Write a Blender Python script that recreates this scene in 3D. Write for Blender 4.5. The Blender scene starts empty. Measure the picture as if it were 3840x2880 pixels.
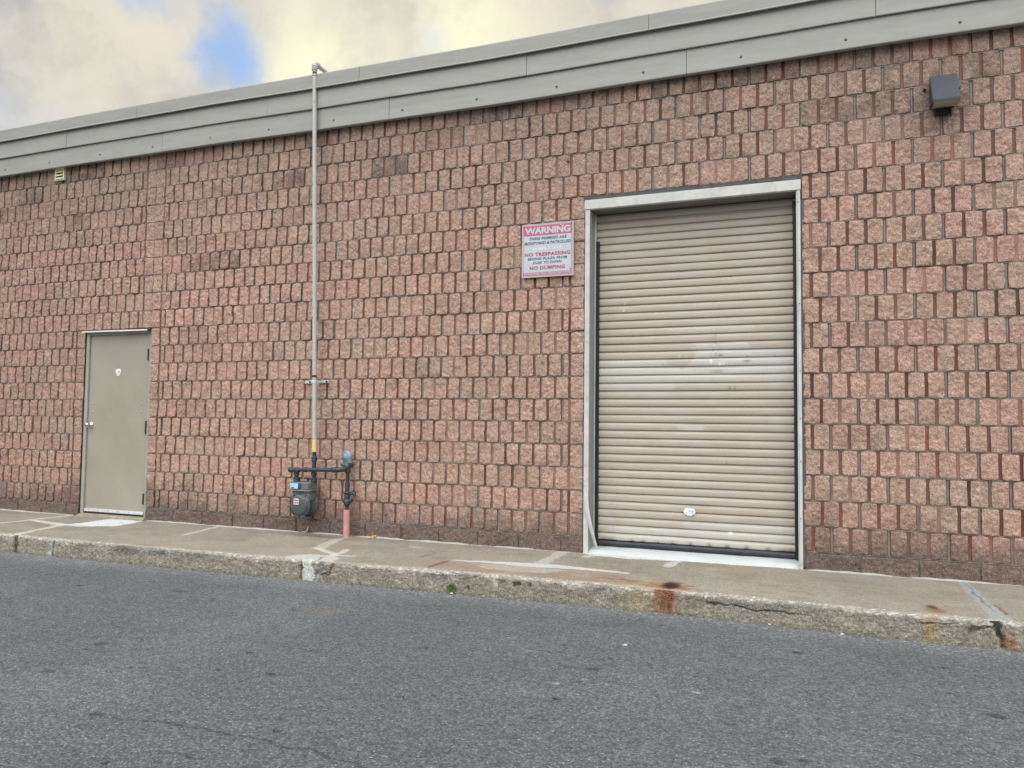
import bpy, math, random
import numpy as np
from mathutils import Matrix, Vector

random.seed(7)
RNG = np.random.default_rng(11)
sc = bpy.context.scene
col = sc.collection

# ------------------------------------------------------------------ camera
cam_d = bpy.data.cameras.new("camera")
cam = bpy.data.objects.new("camera", cam_d)
col.objects.link(cam)
cam_d.sensor_fit = 'HORIZONTAL'
cam_d.sensor_width = 36.0
cam_d.lens = 36.0 * 2880.2 / 3840.0
cam_d.clip_start = 0.05
cam_d.clip_end = 2000.0
Rv = Vector((0.93136281, 0.36391726, 0.01129348))
Uv = Vector((0.00817075, -0.0519014, 0.99861879))
Fv = Vector((-0.36400077, 0.92998412, 0.05131251))
M = Matrix((Rv, Uv, -Fv)).transposed().to_4x4()
M.translation = Vector((2.06768, -6.50477, 1.11738))
cam.matrix_world = M
sc.camera = cam

# ------------------------------------------------------------------ exposure
sc.view_settings.view_transform = 'Standard'
sc.view_settings.look = 'None'
sc.view_settings.gamma = 1.0
sc.view_settings.exposure = 0.0
sc.cycles.max_bounces = 6

# ------------------------------------------------------------------ sun (low, behind the building and the clouds)
SUN_EL, SUN_AZ = math.radians(25.0), math.radians(-34.0)
sun_d = bpy.data.lights.new("sun", 'SUN')
sun_d.energy = 1.2
sun_d.angle = math.radians(12.0)
sun_d.color = (1.0, 0.93, 0.82)
sun = bpy.data.objects.new("sun", sun_d)
col.objects.link(sun)
sd = Vector((math.sin(SUN_AZ) * math.cos(SUN_EL), math.cos(SUN_AZ) * math.cos(SUN_EL), math.sin(SUN_EL)))
sun.rotation_euler = (-sd).to_track_quat('-Z', 'Y').to_euler()
sun.location = sd * 60


# ------------------------------------------------------------------ node helper
class NT:
    def __init__(s, tree):
        s.t = tree
        s.n = tree.nodes
        s.l = tree.links

    def put(s, v, sock):
        if hasattr(v, 'is_linked') or isinstance(v, bpy.types.NodeSocket):
            s.l.new(v, sock)
        else:
            sock.default_value = v

    def math(s, op, a, b=0.0, clamp=False, c=None):
        n = s.n.new('ShaderNodeMath')
        n.operation = op
        n.use_clamp = clamp
        s.put(a, n.inputs[0])
        s.put(b, n.inputs[1])
        if c is not None:
            s.put(c, n.inputs[2])
        return n.outputs[0]

    def vmath(s, op, a, b=None, scale=None):
        n = s.n.new('ShaderNodeVectorMath')
        n.operation = op
        s.put(a, n.inputs[0])
        if b is not None:
            s.put(b, n.inputs[1])
        if scale is not None:
            s.put(scale, n.inputs['Scale'])
        return n.outputs['Value'] if op in ('DOT_PRODUCT', 'LENGTH', 'DISTANCE') else n.outputs['Vector']

    def noise(s, vec, scale, detail=4.0, rough=0.55, dist=0.0, out='Fac'):
        n = s.n.new('ShaderNodeTexNoise')
        n.inputs['Scale'].default_value = scale
        n.inputs['Detail'].default_value = detail
        n.inputs['Roughness'].default_value = rough
        n.inputs['Distortion'].default_value = dist
        if vec is not None:
            s.l.new(vec, n.inputs['Vector'])
        return n.outputs[out]

    def voronoi(s, vec, scale, feature='F1', rnd=1.0):
        n = s.n.new('ShaderNodeTexVoronoi')
        n.feature = feature
        n.inputs['Scale'].default_value = scale
        n.inputs['Randomness'].default_value = rnd
        s.l.new(vec, n.inputs['Vector'])
        return n

    def ramp(s, fac, stops, interp='LINEAR'):
        n = s.n.new('ShaderNodeValToRGB')
        n.color_ramp.interpolation = interp
        el = n.color_ramp.elements
        while len(el) < len(stops):
            el.new(0.5)
        for e, (p, c) in zip(el, stops):
            e.position = p
            e.color = c if len(c) == 4 else (*c, 1.0)
        s.put(fac, n.inputs[0])
        return n.outputs['Color']

    def rng(s, v, a, b, c=0.0, d=1.0, smooth=True):
        n = s.n.new('ShaderNodeMapRange')
        n.interpolation_type = 'SMOOTHSTEP' if smooth else 'LINEAR'
        s.put(v, n.inputs['Value'])
        n.inputs['From Min'].default_value = a
        n.inputs['From Max'].default_value = b
        n.inputs['To Min'].default_value = c
        n.inputs['To Max'].default_value = d
        return n.outputs['Result']

    def mix(s, fac, a, b, mode='MIX'):
        n = s.n.new('ShaderNodeMix')
        n.data_type = 'RGBA'
        n.blend_type = mode
        s.put(fac, n.inputs[0])
        s.put(a if not isinstance(a, tuple) else (*a[:3], 1.0), n.inputs[6])
        s.put(b if not isinstance(b, tuple) else (*b[:3], 1.0), n.inputs[7])
        return n.outputs[2]


# ------------------------------------------------------------------ world: broken overcast, sun behind cloud
world = bpy.data.worlds.new("World")
sc.world = world
world.use_nodes = True
wt = NT(world.node_tree)
wt.n.clear()
w_out = wt.n.new('ShaderNodeOutputWorld')
w_bg = wt.n.new('ShaderNodeBackground')
w_bg.inputs['Strength'].default_value = 0.1
wt.l.new(w_bg.outputs[0], w_out.inputs[0])
sky = wt.n.new('ShaderNodeTexSky')
sky.sky_type = 'NISHITA'
sky.sun_disc = False
sky.sun_elevation = SUN_EL
sky.sun_rotation = SUN_AZ
sky.air_density = 1.6
tc = wt.n.new('ShaderNodeTexCoord')
D = wt.vmath('NORMALIZE', tc.outputs['Generated'])
sep = wt.n.new('ShaderNodeSeparateXYZ')
wt.l.new(D, sep.inputs[0])
zc = wt.math('ADD', wt.math('MAXIMUM', sep.outputs['Z'], 0.0), 0.22)
comb = wt.n.new('ShaderNodeCombineXYZ')
wt.l.new(wt.math('DIVIDE', sep.outputs['X'], zc), comb.inputs[0])
wt.l.new(wt.math('DIVIDE', sep.outputs['Y'], zc), comb.inputs[1])
P2 = comb.outputs[0]
warp = wt.noise(D, 4.5, 6, 0.6, out='Color')
Dw = wt.vmath('ADD', D, wt.vmath('SCALE', wt.vmath('SUBTRACT', warp, (0.5, 0.5, 0.5)), scale=0.2))


def blob(dx, dy, dz, inner, outer):
    L = math.sqrt(dx * dx + dy * dy + dz * dz)
    d = wt.vmath('DISTANCE', Dw, (dx / L, dy / L, dz / L))
    return wt.rng(d, inner, outer, 1.0, 0.0)


hole = wt.math('MAXIMUM', blob(-0.628, 0.648, 0.428, 0.012, 0.095), wt.math('MULTIPLY', blob(-0.665, 0.60, 0.455, 0.0, 0.08), 0.55))
hole = wt.math('MAXIMUM', hole, wt.math('MULTIPLY', blob(-0.80, 0.52, 0.30, 0.0, 0.17), 0.50))
hole = wt.math('MAXIMUM', hole, wt.math('MULTIPLY', blob(-0.218, 0.846, 0.50, 0.0, 0.045), 0.6))
hole = wt.math('MAXIMUM', hole, wt.math('MULTIPLY', blob(-0.43, 0.79, 0.43, 0.0, 0.10), 0.30))
bignoise = wt.noise(P2, 1.4, 7, 0.6)
fine = wt.noise(D, 9.0, 7, 0.62)
hole = wt.rng(wt.math('ADD', hole, wt.math('MULTIPLY', wt.math('SUBTRACT', fine, 0.5), 1.3)), 0.12, 1.12)
rare = wt.rng(bignoise, 0.66, 0.78)
hole = wt.math('MAXIMUM', hole, wt.math('MULTIPLY', rare, 0.5))
billow = wt.noise(Dw, 6.0, 7, 0.55)
shade = wt.rng(wt.math('ADD', wt.math('MULTIPLY', billow, 0.75), wt.math('MULTIPLY', fine, 0.25)), 0.34, 0.66)
cloud = wt.mix(shade, (4.6, 4.6, 4.75), (8.3, 7.7, 6.35))
glow = wt.math('MAXIMUM', blob(-0.53, 0.73, 0.43, 0.01, 0.17), blob(-0.375, 0.80, 0.455, 0.01, 0.15))
glow = wt.math('MULTIPLY', glow, wt.rng(fine, 0.3, 0.62, 0.55, 1.0))
cloud = wt.mix(glow, cloud, (10.4, 10.0, 7.3))
nish = wt.vmath('SCALE', sky.outputs[0], scale=0.85)
blue = wt.mix(0.9, nish, (2.0, 4.4, 8.7))
skyc = wt.mix(hole, cloud, blue)
# brightness added to the unseen sky overhead and behind the camera, to light the wall
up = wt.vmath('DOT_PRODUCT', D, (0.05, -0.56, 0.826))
gain = wt.math('MULTIPLY', wt.rng(up, 0.40, 0.98, 0.6, 4.4), wt.rng(sep.outputs['Z'], 0.0, 0.42, 0.5, 1.0))  # low sky behind the camera dimmed to strengthen the shadows
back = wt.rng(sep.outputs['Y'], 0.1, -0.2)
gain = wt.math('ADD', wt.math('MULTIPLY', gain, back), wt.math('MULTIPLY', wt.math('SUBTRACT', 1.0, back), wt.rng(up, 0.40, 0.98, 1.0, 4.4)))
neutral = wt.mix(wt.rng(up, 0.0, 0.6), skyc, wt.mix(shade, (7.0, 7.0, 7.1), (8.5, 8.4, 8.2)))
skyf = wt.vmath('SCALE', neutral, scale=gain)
below = wt.rng(sep.outputs['Z'], -0.04, 0.0)
skyf = wt.mix(below, (1.3, 1.3, 1.3), skyf)
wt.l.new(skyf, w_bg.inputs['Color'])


# ------------------------------------------------------------------ numpy noise
def _hash(ix, iy, seed):
    h = (ix.astype(np.int64) * 374761393 + iy.astype(np.int64) * 668265263 + seed * 974634777) & 0xFFFFFFFF
    h = ((h ^ (h >> 13)) * 1274126177) & 0xFFFFFFFF
    h = (h ^ (h >> 16)) & 0xFFFFFF
    return h / float(0xFFFFFF)


def vn(x, y, seed=0):
    x = np.asarray(x, float)
    y = np.asarray(y, float)
    ix, iy = np.floor(x), np.floor(y)
    fx, fy = x - ix, y - iy
    fx = fx * fx * (3 - 2 * fx)
    fy = fy * fy * (3 - 2 * fy)
    a = _hash(ix, iy, seed)
    b = _hash(ix + 1, iy, seed)
    c = _hash(ix, iy + 1, seed)
    d = _hash(ix + 1, iy + 1, seed)
    return (a + (b - a) * fx) * (1 - fy) + (c + (d - c) * fx) * fy


def fbm(x, y, seed=0, octv=4, rough=0.55):
    s, amp, tot = 0.0, 1.0, 0.0
    for i in range(octv):
        s = s + amp * vn(np.asarray(x) * 2 ** i, np.asarray(y) * 2 ** i, seed + i * 17)
        tot += amp
        amp *= rough
    return s / tot


def sstep(a, b, v):
    t = np.clip((v - a) / (b - a), 0, 1)
    return t * t * (3 - 2 * t)


# ------------------------------------------------------------------ object helpers
def link(name, me, mats=None, parent=None):
    o = bpy.data.objects.new(name, me)
    col.objects.link(o)
    if mats is not None:
        for m in (mats if isinstance(mats, (list, tuple)) else [mats]):
            me.materials.append(m)
    if parent is not None:
        o.parent = parent
        if parent.type == 'EMPTY':
            o.matrix_parent_inverse = Matrix.Translation(-parent.location)
    return o


def tag(o, label=None, cat=None, group=None, kind=None):
    if label: o['label'] = label
    if cat: o['category'] = cat
    if group: o['group'] = group
    if kind: o['kind'] = kind
    return o


def thing(name, label, cat, loc=(0, 0, 0), group=None):
    o = bpy.data.objects.new(name, None)
    o.empty_display_size = 0.1
    o.location = loc
    col.objects.link(o)
    return tag(o, label, cat, group)


def np_mesh(name, verts, quads, colors=None, smooth=True):
    me = bpy.data.meshes.new(name)
    verts = np.ascontiguousarray(verts, dtype=np.float32).reshape(-1, 3)
    quads = np.ascontiguousarray(quads, dtype=np.int32).reshape(-1, 4)
    me.vertices.add(len(verts))
    me.vertices.foreach_set('co', verts.ravel())
    me.loops.add(quads.size)
    me.loops.foreach_set('vertex_index', quads.ravel())
    me.polygons.add(len(quads))
    me.polygons.foreach_set('loop_start', np.arange(0, quads.size, 4, dtype=np.int32))
    if smooth:
        me.polygons.foreach_set('use_smooth', np.ones(len(quads), dtype=bool))
    else:
        me.polygons.foreach_set('use_smooth', np.zeros(len(quads), dtype=bool))
    if colors is not None:
        at = me.color_attributes.new('col', 'FLOAT_COLOR', 'POINT')
        c = np.ones((len(verts), 4), dtype=np.float32)
        c[:, :colors.shape[-1]] = colors.reshape(len(verts), -1)
        at.data.foreach_set('color', c.ravel())
    me.update(calc_edges=True)
    return me


def grid_quads(nu, nv, base=0):
    i = np.arange(nu - 1)[:, None]
    j = np.arange(nv - 1)[None, :]
    a = base + i * nv + j
    return np.stack([a, a + nv, a + nv + 1, a + 1], -1).reshape(-1, 4)


class MB:
    """collects shapes, each face with a material slot"""

    def __init__(s):
        s.v, s.f, s.m, s.sm = [], [], [], []

    def add(s, vs, fs, mi=0, smooth=False):
        b = len(s.v)
        s.v += [tuple(v) for v in vs]
        for f in fs:
            s.f.append([b + i for i in f])
            s.m.append(mi)
            s.sm.append(smooth)

    def box(s, x0, x1, y0, y1, z0, z1, mi=0, bev=0.0, jit=0.0):
        if bev <= 0:
            vs = [(x, y, z) for x in (x0, x1) for y in (y0, y1) for z in (z0, z1)]
            s.add(vs, [(0, 1, 3, 2), (4, 6, 7, 5), (0, 4, 5, 1), (2, 3, 7, 6), (0, 2, 6, 4), (1, 5, 7, 3)], mi)
            return
        b = bev
        loops = []
        for (y, i) in ((y0, b), (y0 + b, 0), (y1 - b, 0), (y1, b)):
            xa, xb, za, zb = x0 + i, x1 - i, z0 + i, z1 - i
            c = b * 0.7
            loops.append([(xa + c, y, za), (xb - c, y, za), (xb, y, za + c), (xb, y, zb - c), (xb - c, y, zb), (xa + c, y, zb), (xa, y, zb - c), (xa, y, za + c)])
        vs = [p for l in loops for p in l]
        fs = [tuple(range(8)), tuple(range(31, 23, -1))]
        for k in range(3):
            for i in range(8):
                j = (i + 1) % 8
                fs.append((k * 8 + j, k * 8 + i, (k + 1) * 8 + i, (k + 1) * 8 + j))
        s.add(vs, fs, mi)

    def tube(s, pts, rads, n=20, mi=0, caps=True, smooth=True):
        pts = [Vector(p) for p in pts]
        if not isinstance(rads, (list, tuple)): rads = [rads] * len(pts)
        rings = []
        ref = None
        for i, p in enumerate(pts):
            d = (pts[min(i + 1, len(pts) - 1)] - pts[max(i - 1, 0)]).normalized()
            if ref is None:
                ref = Vector((0, 0, 1)) if abs(d.z) < 0.8 else Vector((1, 0, 0))
            u = (ref - d * ref.dot(d)).normalized()
            w = d.cross(u)
            ref = u
            rings.append([p + (u * math.cos(2 * math.pi * k / n) + w * math.sin(2 * math.pi * k / n)) * rads[i] for k in range(n)])
        vs = [q for r in rings for q in r]
        fs = []
        for i in range(len(pts) - 1):
            for k in range(n):
                j = (k + 1) % n
                fs.append((i * n + k, i * n + j, (i + 1) * n + j, (i + 1) * n + k))
        s.add(vs, fs, mi, smooth)
        if caps:
            s.add(rings[0], [tuple(range(n - 1, -1, -1))], mi)
            s.add(rings[-1], [tuple(range(n))], mi)

    def lathe(s, origin, axis, prof, n=28, mi=0, smooth=True):
        """prof = [(distance along axis, radius)]"""
        a = Vector(axis).normalized()
        ref = Vector((0, 0, 1)) if abs(a.z) < 0.8 else Vector((1, 0, 0))
        u = (ref - a * ref.dot(a)).normalized()
        w = a.cross(u)
        o = Vector(origin)
        vs = []
        for (t, r) in prof:
            for k in range(n):
                an = 2 * math.pi * k / n
                vs.append(o + a * t + (u * math.cos(an) + w * math.sin(an)) * max(r, 1e-4))
        fs = []
        for i in range(len(prof) - 1):
            for k in range(n):
                j = (k + 1) % n
                fs.append((i * n + k, i * n + j, (i + 1) * n + j, (i + 1) * n + k))
        s.add(vs, fs, mi, False if not smooth else True)

    def prism(s, pts2, x0, x1, nx=1, mi=0, dz=None, smooth=False):
        """closed yz profile extruded along x"""
        n = len(pts2)
        vs = []
        for i in range(nx + 1):
            x = x0 + (x1 - x0) * i / nx
            o = dz(x) if dz else 0.0
            vs += [(x, y, z + o) for (y, z) in pts2]
        fs = []
        for i in range(nx):
            for k in range(n):
                j = (k + 1) % n
                fs.append((i * n + k, (i + 1) * n + k, (i + 1) * n + j, i * n + j))
        s.add(vs, fs, mi, smooth)
        s.add(vs[:n], [tuple(range(n))], mi)
        s.add(vs[-n:], [tuple(range(n - 1, -1, -1))], mi)

    def build(s, name, mats, parent=None):
        me = bpy.data.meshes.new(name)
        me.from_pydata(s.v, [], s.f)
        me.polygons.foreach_set('material_index', s.m)
        me.polygons.foreach_set('use_smooth', s.sm)
        me.update()
        import bmesh
        bm = bmesh.new()
        bm.from_mesh(me)
        bmesh.ops.recalc_face_normals(bm, faces=bm.faces)
        bm.to_mesh(me)
        bm.free()
        return link(name, me, mats, parent)


# ------------------------------------------------------------------ materials
def new_mat(name):
    m = bpy.data.materials.new(name)
    m.use_nodes = True
    t = NT(m.node_tree)
    b = t.n['Principled BSDF']
    geo = t.n.new('ShaderNodeNewGeometry')
    return m, t, b, geo.outputs['Position']


def paint(name, c, rough=0.5, metal=0.0, var=0.08, scale=6.0, bump=0.02, bscale=60.0, dirt=0.0, dirtc=(0.10, 0.08, 0.06), spec=0.5, streak=False):
    m, t, b, pos = new_mat(name)
    n1 = t.noise(pos, scale, 5, 0.6)
    k = t.rng(n1, 0.25, 0.75, 1 - var, 1 + var)
    cc = t.vmath('SCALE', tuple(c), scale=k)
    if dirt > 0:
        sv = pos
        if streak:
            sv = t.vmath('MULTIPLY', pos, (9.0, 9.0, 0.9))
        n2 = t.noise(sv, 3.0 if streak else scale * 2.3, 7, 0.68)
        cc = t.mix(t.math('MULTIPLY', t.rng(n2, 0.5, 0.78), dirt), cc, dirtc)
    t.put(cc, b.inputs['Base Color'])
    b.inputs['Roughness'].default_value = rough
    rr = t.rng(n1, 0.2, 0.8, max(rough - 0.08, 0.05), min(rough + 0.1, 1))
    t.put(rr, b.inputs['Roughness'])
    b.inputs['Metallic'].default_value = metal
    b.inputs['Specular IOR Level'].default_value = spec
    if bump > 0:
        bn = t.n.new('ShaderNodeBump')
        bn.inputs['Strength'].default_value = 0.6
        bn.inputs['Distance'].default_value = bump * 0.1
        t.put(t.noise(pos, bscale, 5, 0.6), bn.inputs['Height'])
        t.put(bn.outputs[0], b.inputs['Normal'])
    return m


def attr_mat(name, rough=0.92, nscale=140.0, namp=0.5, bumpd=0.002, bscale=220.0, spec=0.25, speck=0.0):
    """colour from the painted attribute, broken up by real grain"""
    m, t, b, pos = new_mat(name)
    a = t.n.new('ShaderNodeAttribute')
    a.attribute_name = 'col'
    n1 = t.noise(pos, nscale, 4, 0.7)
    n2 = t.noise(pos, nscale * 0.28, 4, 0.6)
    k = t.math('MULTIPLY', t.rng(n1, 0.28, 0.72, 1 - namp, 1 + namp, False), t.rng(n2, 0.25, 0.75, 1 - namp * 0.5, 1 + namp * 0.5, False))
    cc = t.vmath('SCALE', a.outputs['Color'], scale=k)
    if speck > 0:
        v = t.voronoi(pos, 150.0)
        g = t.n.new('ShaderNodeSeparateColor')
        t.put(v.outputs['Color'], g.inputs[0])
        s1 = t.math('GREATER_THAN', g.outputs[0], 0.86)
        s2 = t.math('LESS_THAN', g.outputs[0], 0.12)
        near = t.rng(v.outputs['Distance'], 0.2, 0.5, 1.0, 0.0)
        cc = t.mix(t.math('MULTIPLY', t.math('MULTIPLY', s1, near), speck), cc, (0.6, 0.56, 0.5))
        cc = t.mix(t.math('MULTIPLY', t.math('MULTIPLY', s2, near), speck), cc, (0.06, 0.055, 0.05))
    t.put(cc, b.inputs['Base Color'])
    b.inputs['Roughness'].default_value = rough
    b.inputs['Specular IOR Level'].default_value = spec
    bn = t.n.new('ShaderNodeBump')
    bn.inputs['Strength'].default_value = 0.8
    bn.inputs['Distance'].default_value = bumpd
    h = t.math('ADD', t.noise(pos, bscale, 5, 0.7), t.math('MULTIPLY', n2, 2.0))
    t.put(h, bn.inputs['Height'])
    t.put(bn.outputs[0], b.inputs['Normal'])
    return m


M_split = attr_mat('split_face_concrete', 0.95, 120.0, 0.6, 0.008, 170.0, 0.2, 0.45)
M_groove = attr_mat('molded_block_groove', 0.95, 60.0, 0.22, 0.001, 200.0, 0.2)
M_mortar = paint('mortar', (0.250, 0.235, 0.215), 0.95, 0, 0.25, 9.0, 0.02, 160.0, 0.45, (0.15, 0.125, 0.11))
M_walk = attr_mat('sidewalk_concrete', 0.93, 120.0, 0.42, 0.004, 260.0, 0.25, 0.3)
M_kerb = attr_mat('kerb_concrete', 0.95, 90.0, 0.55, 0.006, 150.0, 0.2, 0.75)
M_fascia = paint('fascia_metal', (0.312, 0.318, 0.294), 0.42, 0.0, 0.05, 1.6, 0.006, 25.0, 0.16, (0.27, 0.27, 0.24), 0.4, True)
M_coping = paint('coping_metal', (0.276, 0.278, 0.257), 0.42, 0.0, 0.05, 1.6, 0.006, 25.0, 0.16, (0.24, 0.235, 0.205), 0.4, True)
for m_f in (M_fascia, M_coping):
    t_ = NT(m_f.node_tree)
    b_ = t_.n['Principled BSDF']
    p_geo = [n for n in t_.n if n.type == 'NEW_GEOMETRY'][0].outputs['Position']
    bn_ = t_.n.new('ShaderNodeBump')
    bn_.inputs['Strength'].default_value = 0.5
    bn_.inputs['Distance'].default_value = 0.02
    t_.put(t_.noise(t_.vmath('MULTIPLY', p_geo, (1.0, 1.0, 3.0)), 2.2, 2, 0.5), bn_.inputs['Height'])
    t_.put(bn_.outputs[0], b_.inputs['Normal'])
M_screw = paint('screw', (0.20, 0.20, 0.19), 0.5, 0.6)
M_trim = paint('white_trim', (0.56, 0.57, 0.54), 0.55, 0, 0.12, 5.0, 0.02, 80.0, 0.6, (0.29, 0.28, 0.25))
M_reveal = paint('grey_jamb', (0.31, 0.31, 0.29), 0.6, 0, 0.12, 4.0, 0.02, 60.0, 0.3, (0.22, 0.21, 0.19), 0.4, True)
M_seal = paint('black_rubber', (0.012, 0.014, 0.018), 0.5, 0, 0.2, 9.0, 0.01, 50, 0.2, (0.07, 0.07, 0.07), 0.4)
M_bar = paint('bottom_rubber', (0.022, 0.027, 0.038), 0.42, 0, 0.3, 7.0, 0.02, 50, 0.35, (0.12, 0.11, 0.10), 0.5)
M_galv = paint('galvanised', (0.62, 0.70, 0.70), 0.4, 0.35, 0.1, 12.0, 0.0)
M_leaf = paint('door_paint', (0.325, 0.303, 0.250), 0.5, 0, 0.05, 2.2, 0.006, 90.0, 0.22, (0.44, 0.42, 0.36), 0.4)
M_dframe = paint('door_frame_paint', (0.36, 0.345, 0.295), 0.55, 0, 0.10, 4.0, 0.01, 80.0, 0.4, (0.50, 0.50, 0.45), 0.4, True)
M_chrome = paint('brushed_steel', (0.62, 0.63, 0.62), 0.28, 1.0, 0.05, 20.0, 0.0)
M_alum = paint('aluminium_strip', (0.72, 0.74, 0.75), 0.4, 0.3, 0.06, 15.0, 0.0, 60, 0.3, (0.4, 0.4, 0.38))
M_rust = paint('rusty_metal', (0.085, 0.05, 0.035), 0.8, 0.2, 0.35, 30.0, 0.02)
M_pipe = paint('pipe_paint', (0.48, 0.48, 0.445), 0.5, 0, 0.07, 7.0, 0.01, 60.0, 0.35, (0.40, 0.37, 0.32))
M_chip = paint('dark_chip', (0.10, 0.085, 0.07), 0.8)
M_yellow = paint('yellow_band', (0.74, 0.60, 0.27), 0.5, 0, 0.08, 20.0)
M_iron = paint('painted_iron', (0.035, 0.042, 0.052), 0.42, 0.0, 0.25, 22.0, 0.02, 120.0, 0.2, (0.09, 0.08, 0.07))
M_meter = paint('meter_grey', (0.075, 0.092, 0.097), 0.42, 0.0, 0.1, 12.0, 0.01, 90.0, 0.15, (0.18, 0.18, 0.17))
M_meter2 = paint('meter_grey_light', (0.125, 0.145, 0.148), 0.45, 0.0, 0.1, 12.0, 0.01, 90.0)
M_reg = paint('regulator_blue_grey', (0.20, 0.27, 0.34), 0.36, 0.15, 0.12, 15.0)
M_pink = paint('faded_red_sleeve', (0.56, 0.29, 0.265), 0.6, 0, 0.12, 9.0, 0.01, 80.0, 0.3, (0.44, 0.26, 0.22))
M_white = paint('white_label', (0.78, 0.80, 0.82), 0.5, 0, 0.03, 10.0, 0.0)
M_bluebezel = paint('blue_bezel', (0.03, 0.07, 0.22), 0.3)
M_paleblue = paint('pale_blue_window', (0.44, 0.66, 0.78), 0.25, 0, 0.08, 25.0, 0.0)
M_red = paint('red_print', (0.55, 0.04, 0.05), 0.5)
M_blueink = paint('blue_print', (0.08, 0.17, 0.42), 0.5)
M_paleink = paint('pale_print', (0.42, 0.52, 0.60), 0.5)
M_black = paint('black_hole', (0.01, 0.01, 0.01), 0.9)
M_lamp = paint('lamp_housing', (0.034, 0.041, 0.058), 0.6, 0.0, 0.06, 6.0, 0.004, 120.0)
M_lens = paint('lamp_lens', (0.34, 0.31, 0.25), 0.22, 0, 0.12, 20.0, 0.0)
M_vent = paint('cream_plastic', (0.70, 0.68, 0.47), 0.5, 0, 0.06, 20.0, 0.0, 60, 0.3, (0.5, 0.47, 0.33))
M_signw = paint('sign_face', (0.47, 0.53, 0.57), 0.45, 0, 0.06, 14.0, 0.004, 30, 0.3, (0.62, 0.72, 0.76))
M_signb = paint('sign_border', (0.48, 0.40, 0.41), 0.5, 0, 0.05, 14.0, 0.0)
M_signp = paint('sign_faded_red', (0.50, 0.105, 0.19), 0.5, 0, 0.08, 30.0, 0.0)
M_signr = paint('sign_red_letters', (0.42, 0.045, 0.10), 0.5, 0, 0.25, 60.0, 0.0)
M_signk = paint('sign_black_letters', (0.018, 0.022, 0.028), 0.5)
M_signg = paint('sign_ghost_letters', (0.70, 0.78, 0.80), 0.5, 0, 0.4, 90.0, 0.0)
M_green = paint('weed_leaf', (0.10, 0.19, 0.045), 0.6, 0, 0.4, 90.0, 0.0)
M_orange = paint('dead_leaf', (0.62, 0.30, 0.06), 0.6, 0, 0.3, 60.0, 0.0)
M_stone = paint('pale_stone', (0.55, 0.53, 0.46), 0.9, 0, 0.2, 60.0, 0.02)
M_caulk = paint('white_caulk', (0.42, 0.42, 0.39), 0.7, 0, 0.1, 20.0, 0.02)
M_roof = paint('roof_membrane', (0.30, 0.30, 0.29), 0.9)
M_core = paint('grey_block', (0.22, 0.21, 0.20), 0.95, 0, 0.2, 3.0, 0.05)
M_dark = paint('dark_gap', (0.03, 0.03, 0.03), 0.9)


def roller_mat():
    m, t, b, pos = new_mat('roller_door_paint')
    a = t.n.new('ShaderNodeAttribute')
    a.attribute_name = 'col'
    st = t.vmath('MULTIPLY', pos, (1.6, 1.0, 22.0))
    n1 = t.noise(st, 3.0, 6, 0.65)
    n2 = t.noise(pos, 55.0, 4, 0.6)
    k = t.math('MULTIPLY', t.rng(n1, 0.25, 0.75, 0.95, 1.06, False), t.rng(n2, 0.3, 0.7, 0.97, 1.03, False))
    t.put(t.vmath('SCALE', a.outputs['Color'], scale=k), b.inputs['Base Color'])
    t.put(t.rng(n1, 0.3, 0.7, 0.42, 0.6), b.inputs['Roughness'])
    b.inputs['Specular IOR Level'].default_value = 0.4
    return m


M_roller = roller_mat()


def asphalt():
    m, t, b, pos = new_mat('asphalt')
    a = t.n.new('ShaderNodeAttribute')
    a.attribute_name = 'col'
    v = t.voronoi(pos, 170.0)
    g = t.n.new('ShaderNodeSeparateColor')
    t.put(v.outputs['Color'], g.inputs[0])
    v2 = t.voronoi(pos, 75.0)
    g2 = t.n.new('ShaderNodeSeparateColor')
    t.put(v2.outputs['Color'], g2.inputs[0])
    n = t.noise(pos, 38.0, 6, 0.75)
    big = t.noise(pos, 0.9, 5, 0.6)
    k = t.math('MULTIPLY', t.rng(g.outputs[0], 0, 1, 0.6, 1.38, False), t.rng(n, 0.25, 0.75, 0.7, 1.3, False))
    k = t.math('MULTIPLY', k, t.rng(g2.outputs[0], 0, 1, 0.72, 1.28, False))
    k = t.math('MULTIPLY', k, t.rng(big, 0.3, 0.7, 0.93, 1.07, False))
    k = t.math('MULTIPLY', k, t.rng(v2.outputs['Distance'], 0.25, 0.65, 1.05, 0.7, False))
    cc = t.vmath('SCALE', a.outputs['Color'], scale=k)
    br = t.math('MULTIPLY', t.math('GREATER_THAN', g2.outputs[1], 0.965), t.rng(v2.outputs['Distance'], 0.1, 0.42, 1.0, 0.0))
    cc = t.mix(t.math('MULTIPLY', br, 0.75), cc, (0.46, 0.46, 0.45))
    dk = t.math('MULTIPLY', t.math('GREATER_THAN', g2.outputs[2], 0.9), t.rng(v2.outputs['Distance'], 0.1, 0.45, 1.0, 0.0))
    cc = t.mix(t.math('MULTIPLY', dk, 0.7), cc, (0.03, 0.031, 0.034))
    t.put(cc, b.inputs['Base Color'])
    b.inputs['Roughness'].default_value = 0.82
    b.inputs['Specular IOR Level'].default_value = 0.35
    bn = t.n.new('ShaderNodeBump')
    bn.inputs['Strength'].default_value = 0.9
    bn.inputs['Distance'].default_value = 0.004
    h = t.math('ADD', t.math('MULTIPLY', n, 1.2), t.rng(v2.outputs['Distance'], 0.0, 0.6, 1.0, 0.0))
    t.put(h, bn.inputs['Height'])
    t.put(bn.outputs[0], b.inputs['Normal'])
    return m


M_asph = asphalt()

# ------------------------------------------------------------------ building root
B = thing('brick_building', 'long split-face pinkish block building with grey metal fascia, roller door and plain door', 'building', (0, 0, 0))
R3 = 0.4 / 3


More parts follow.
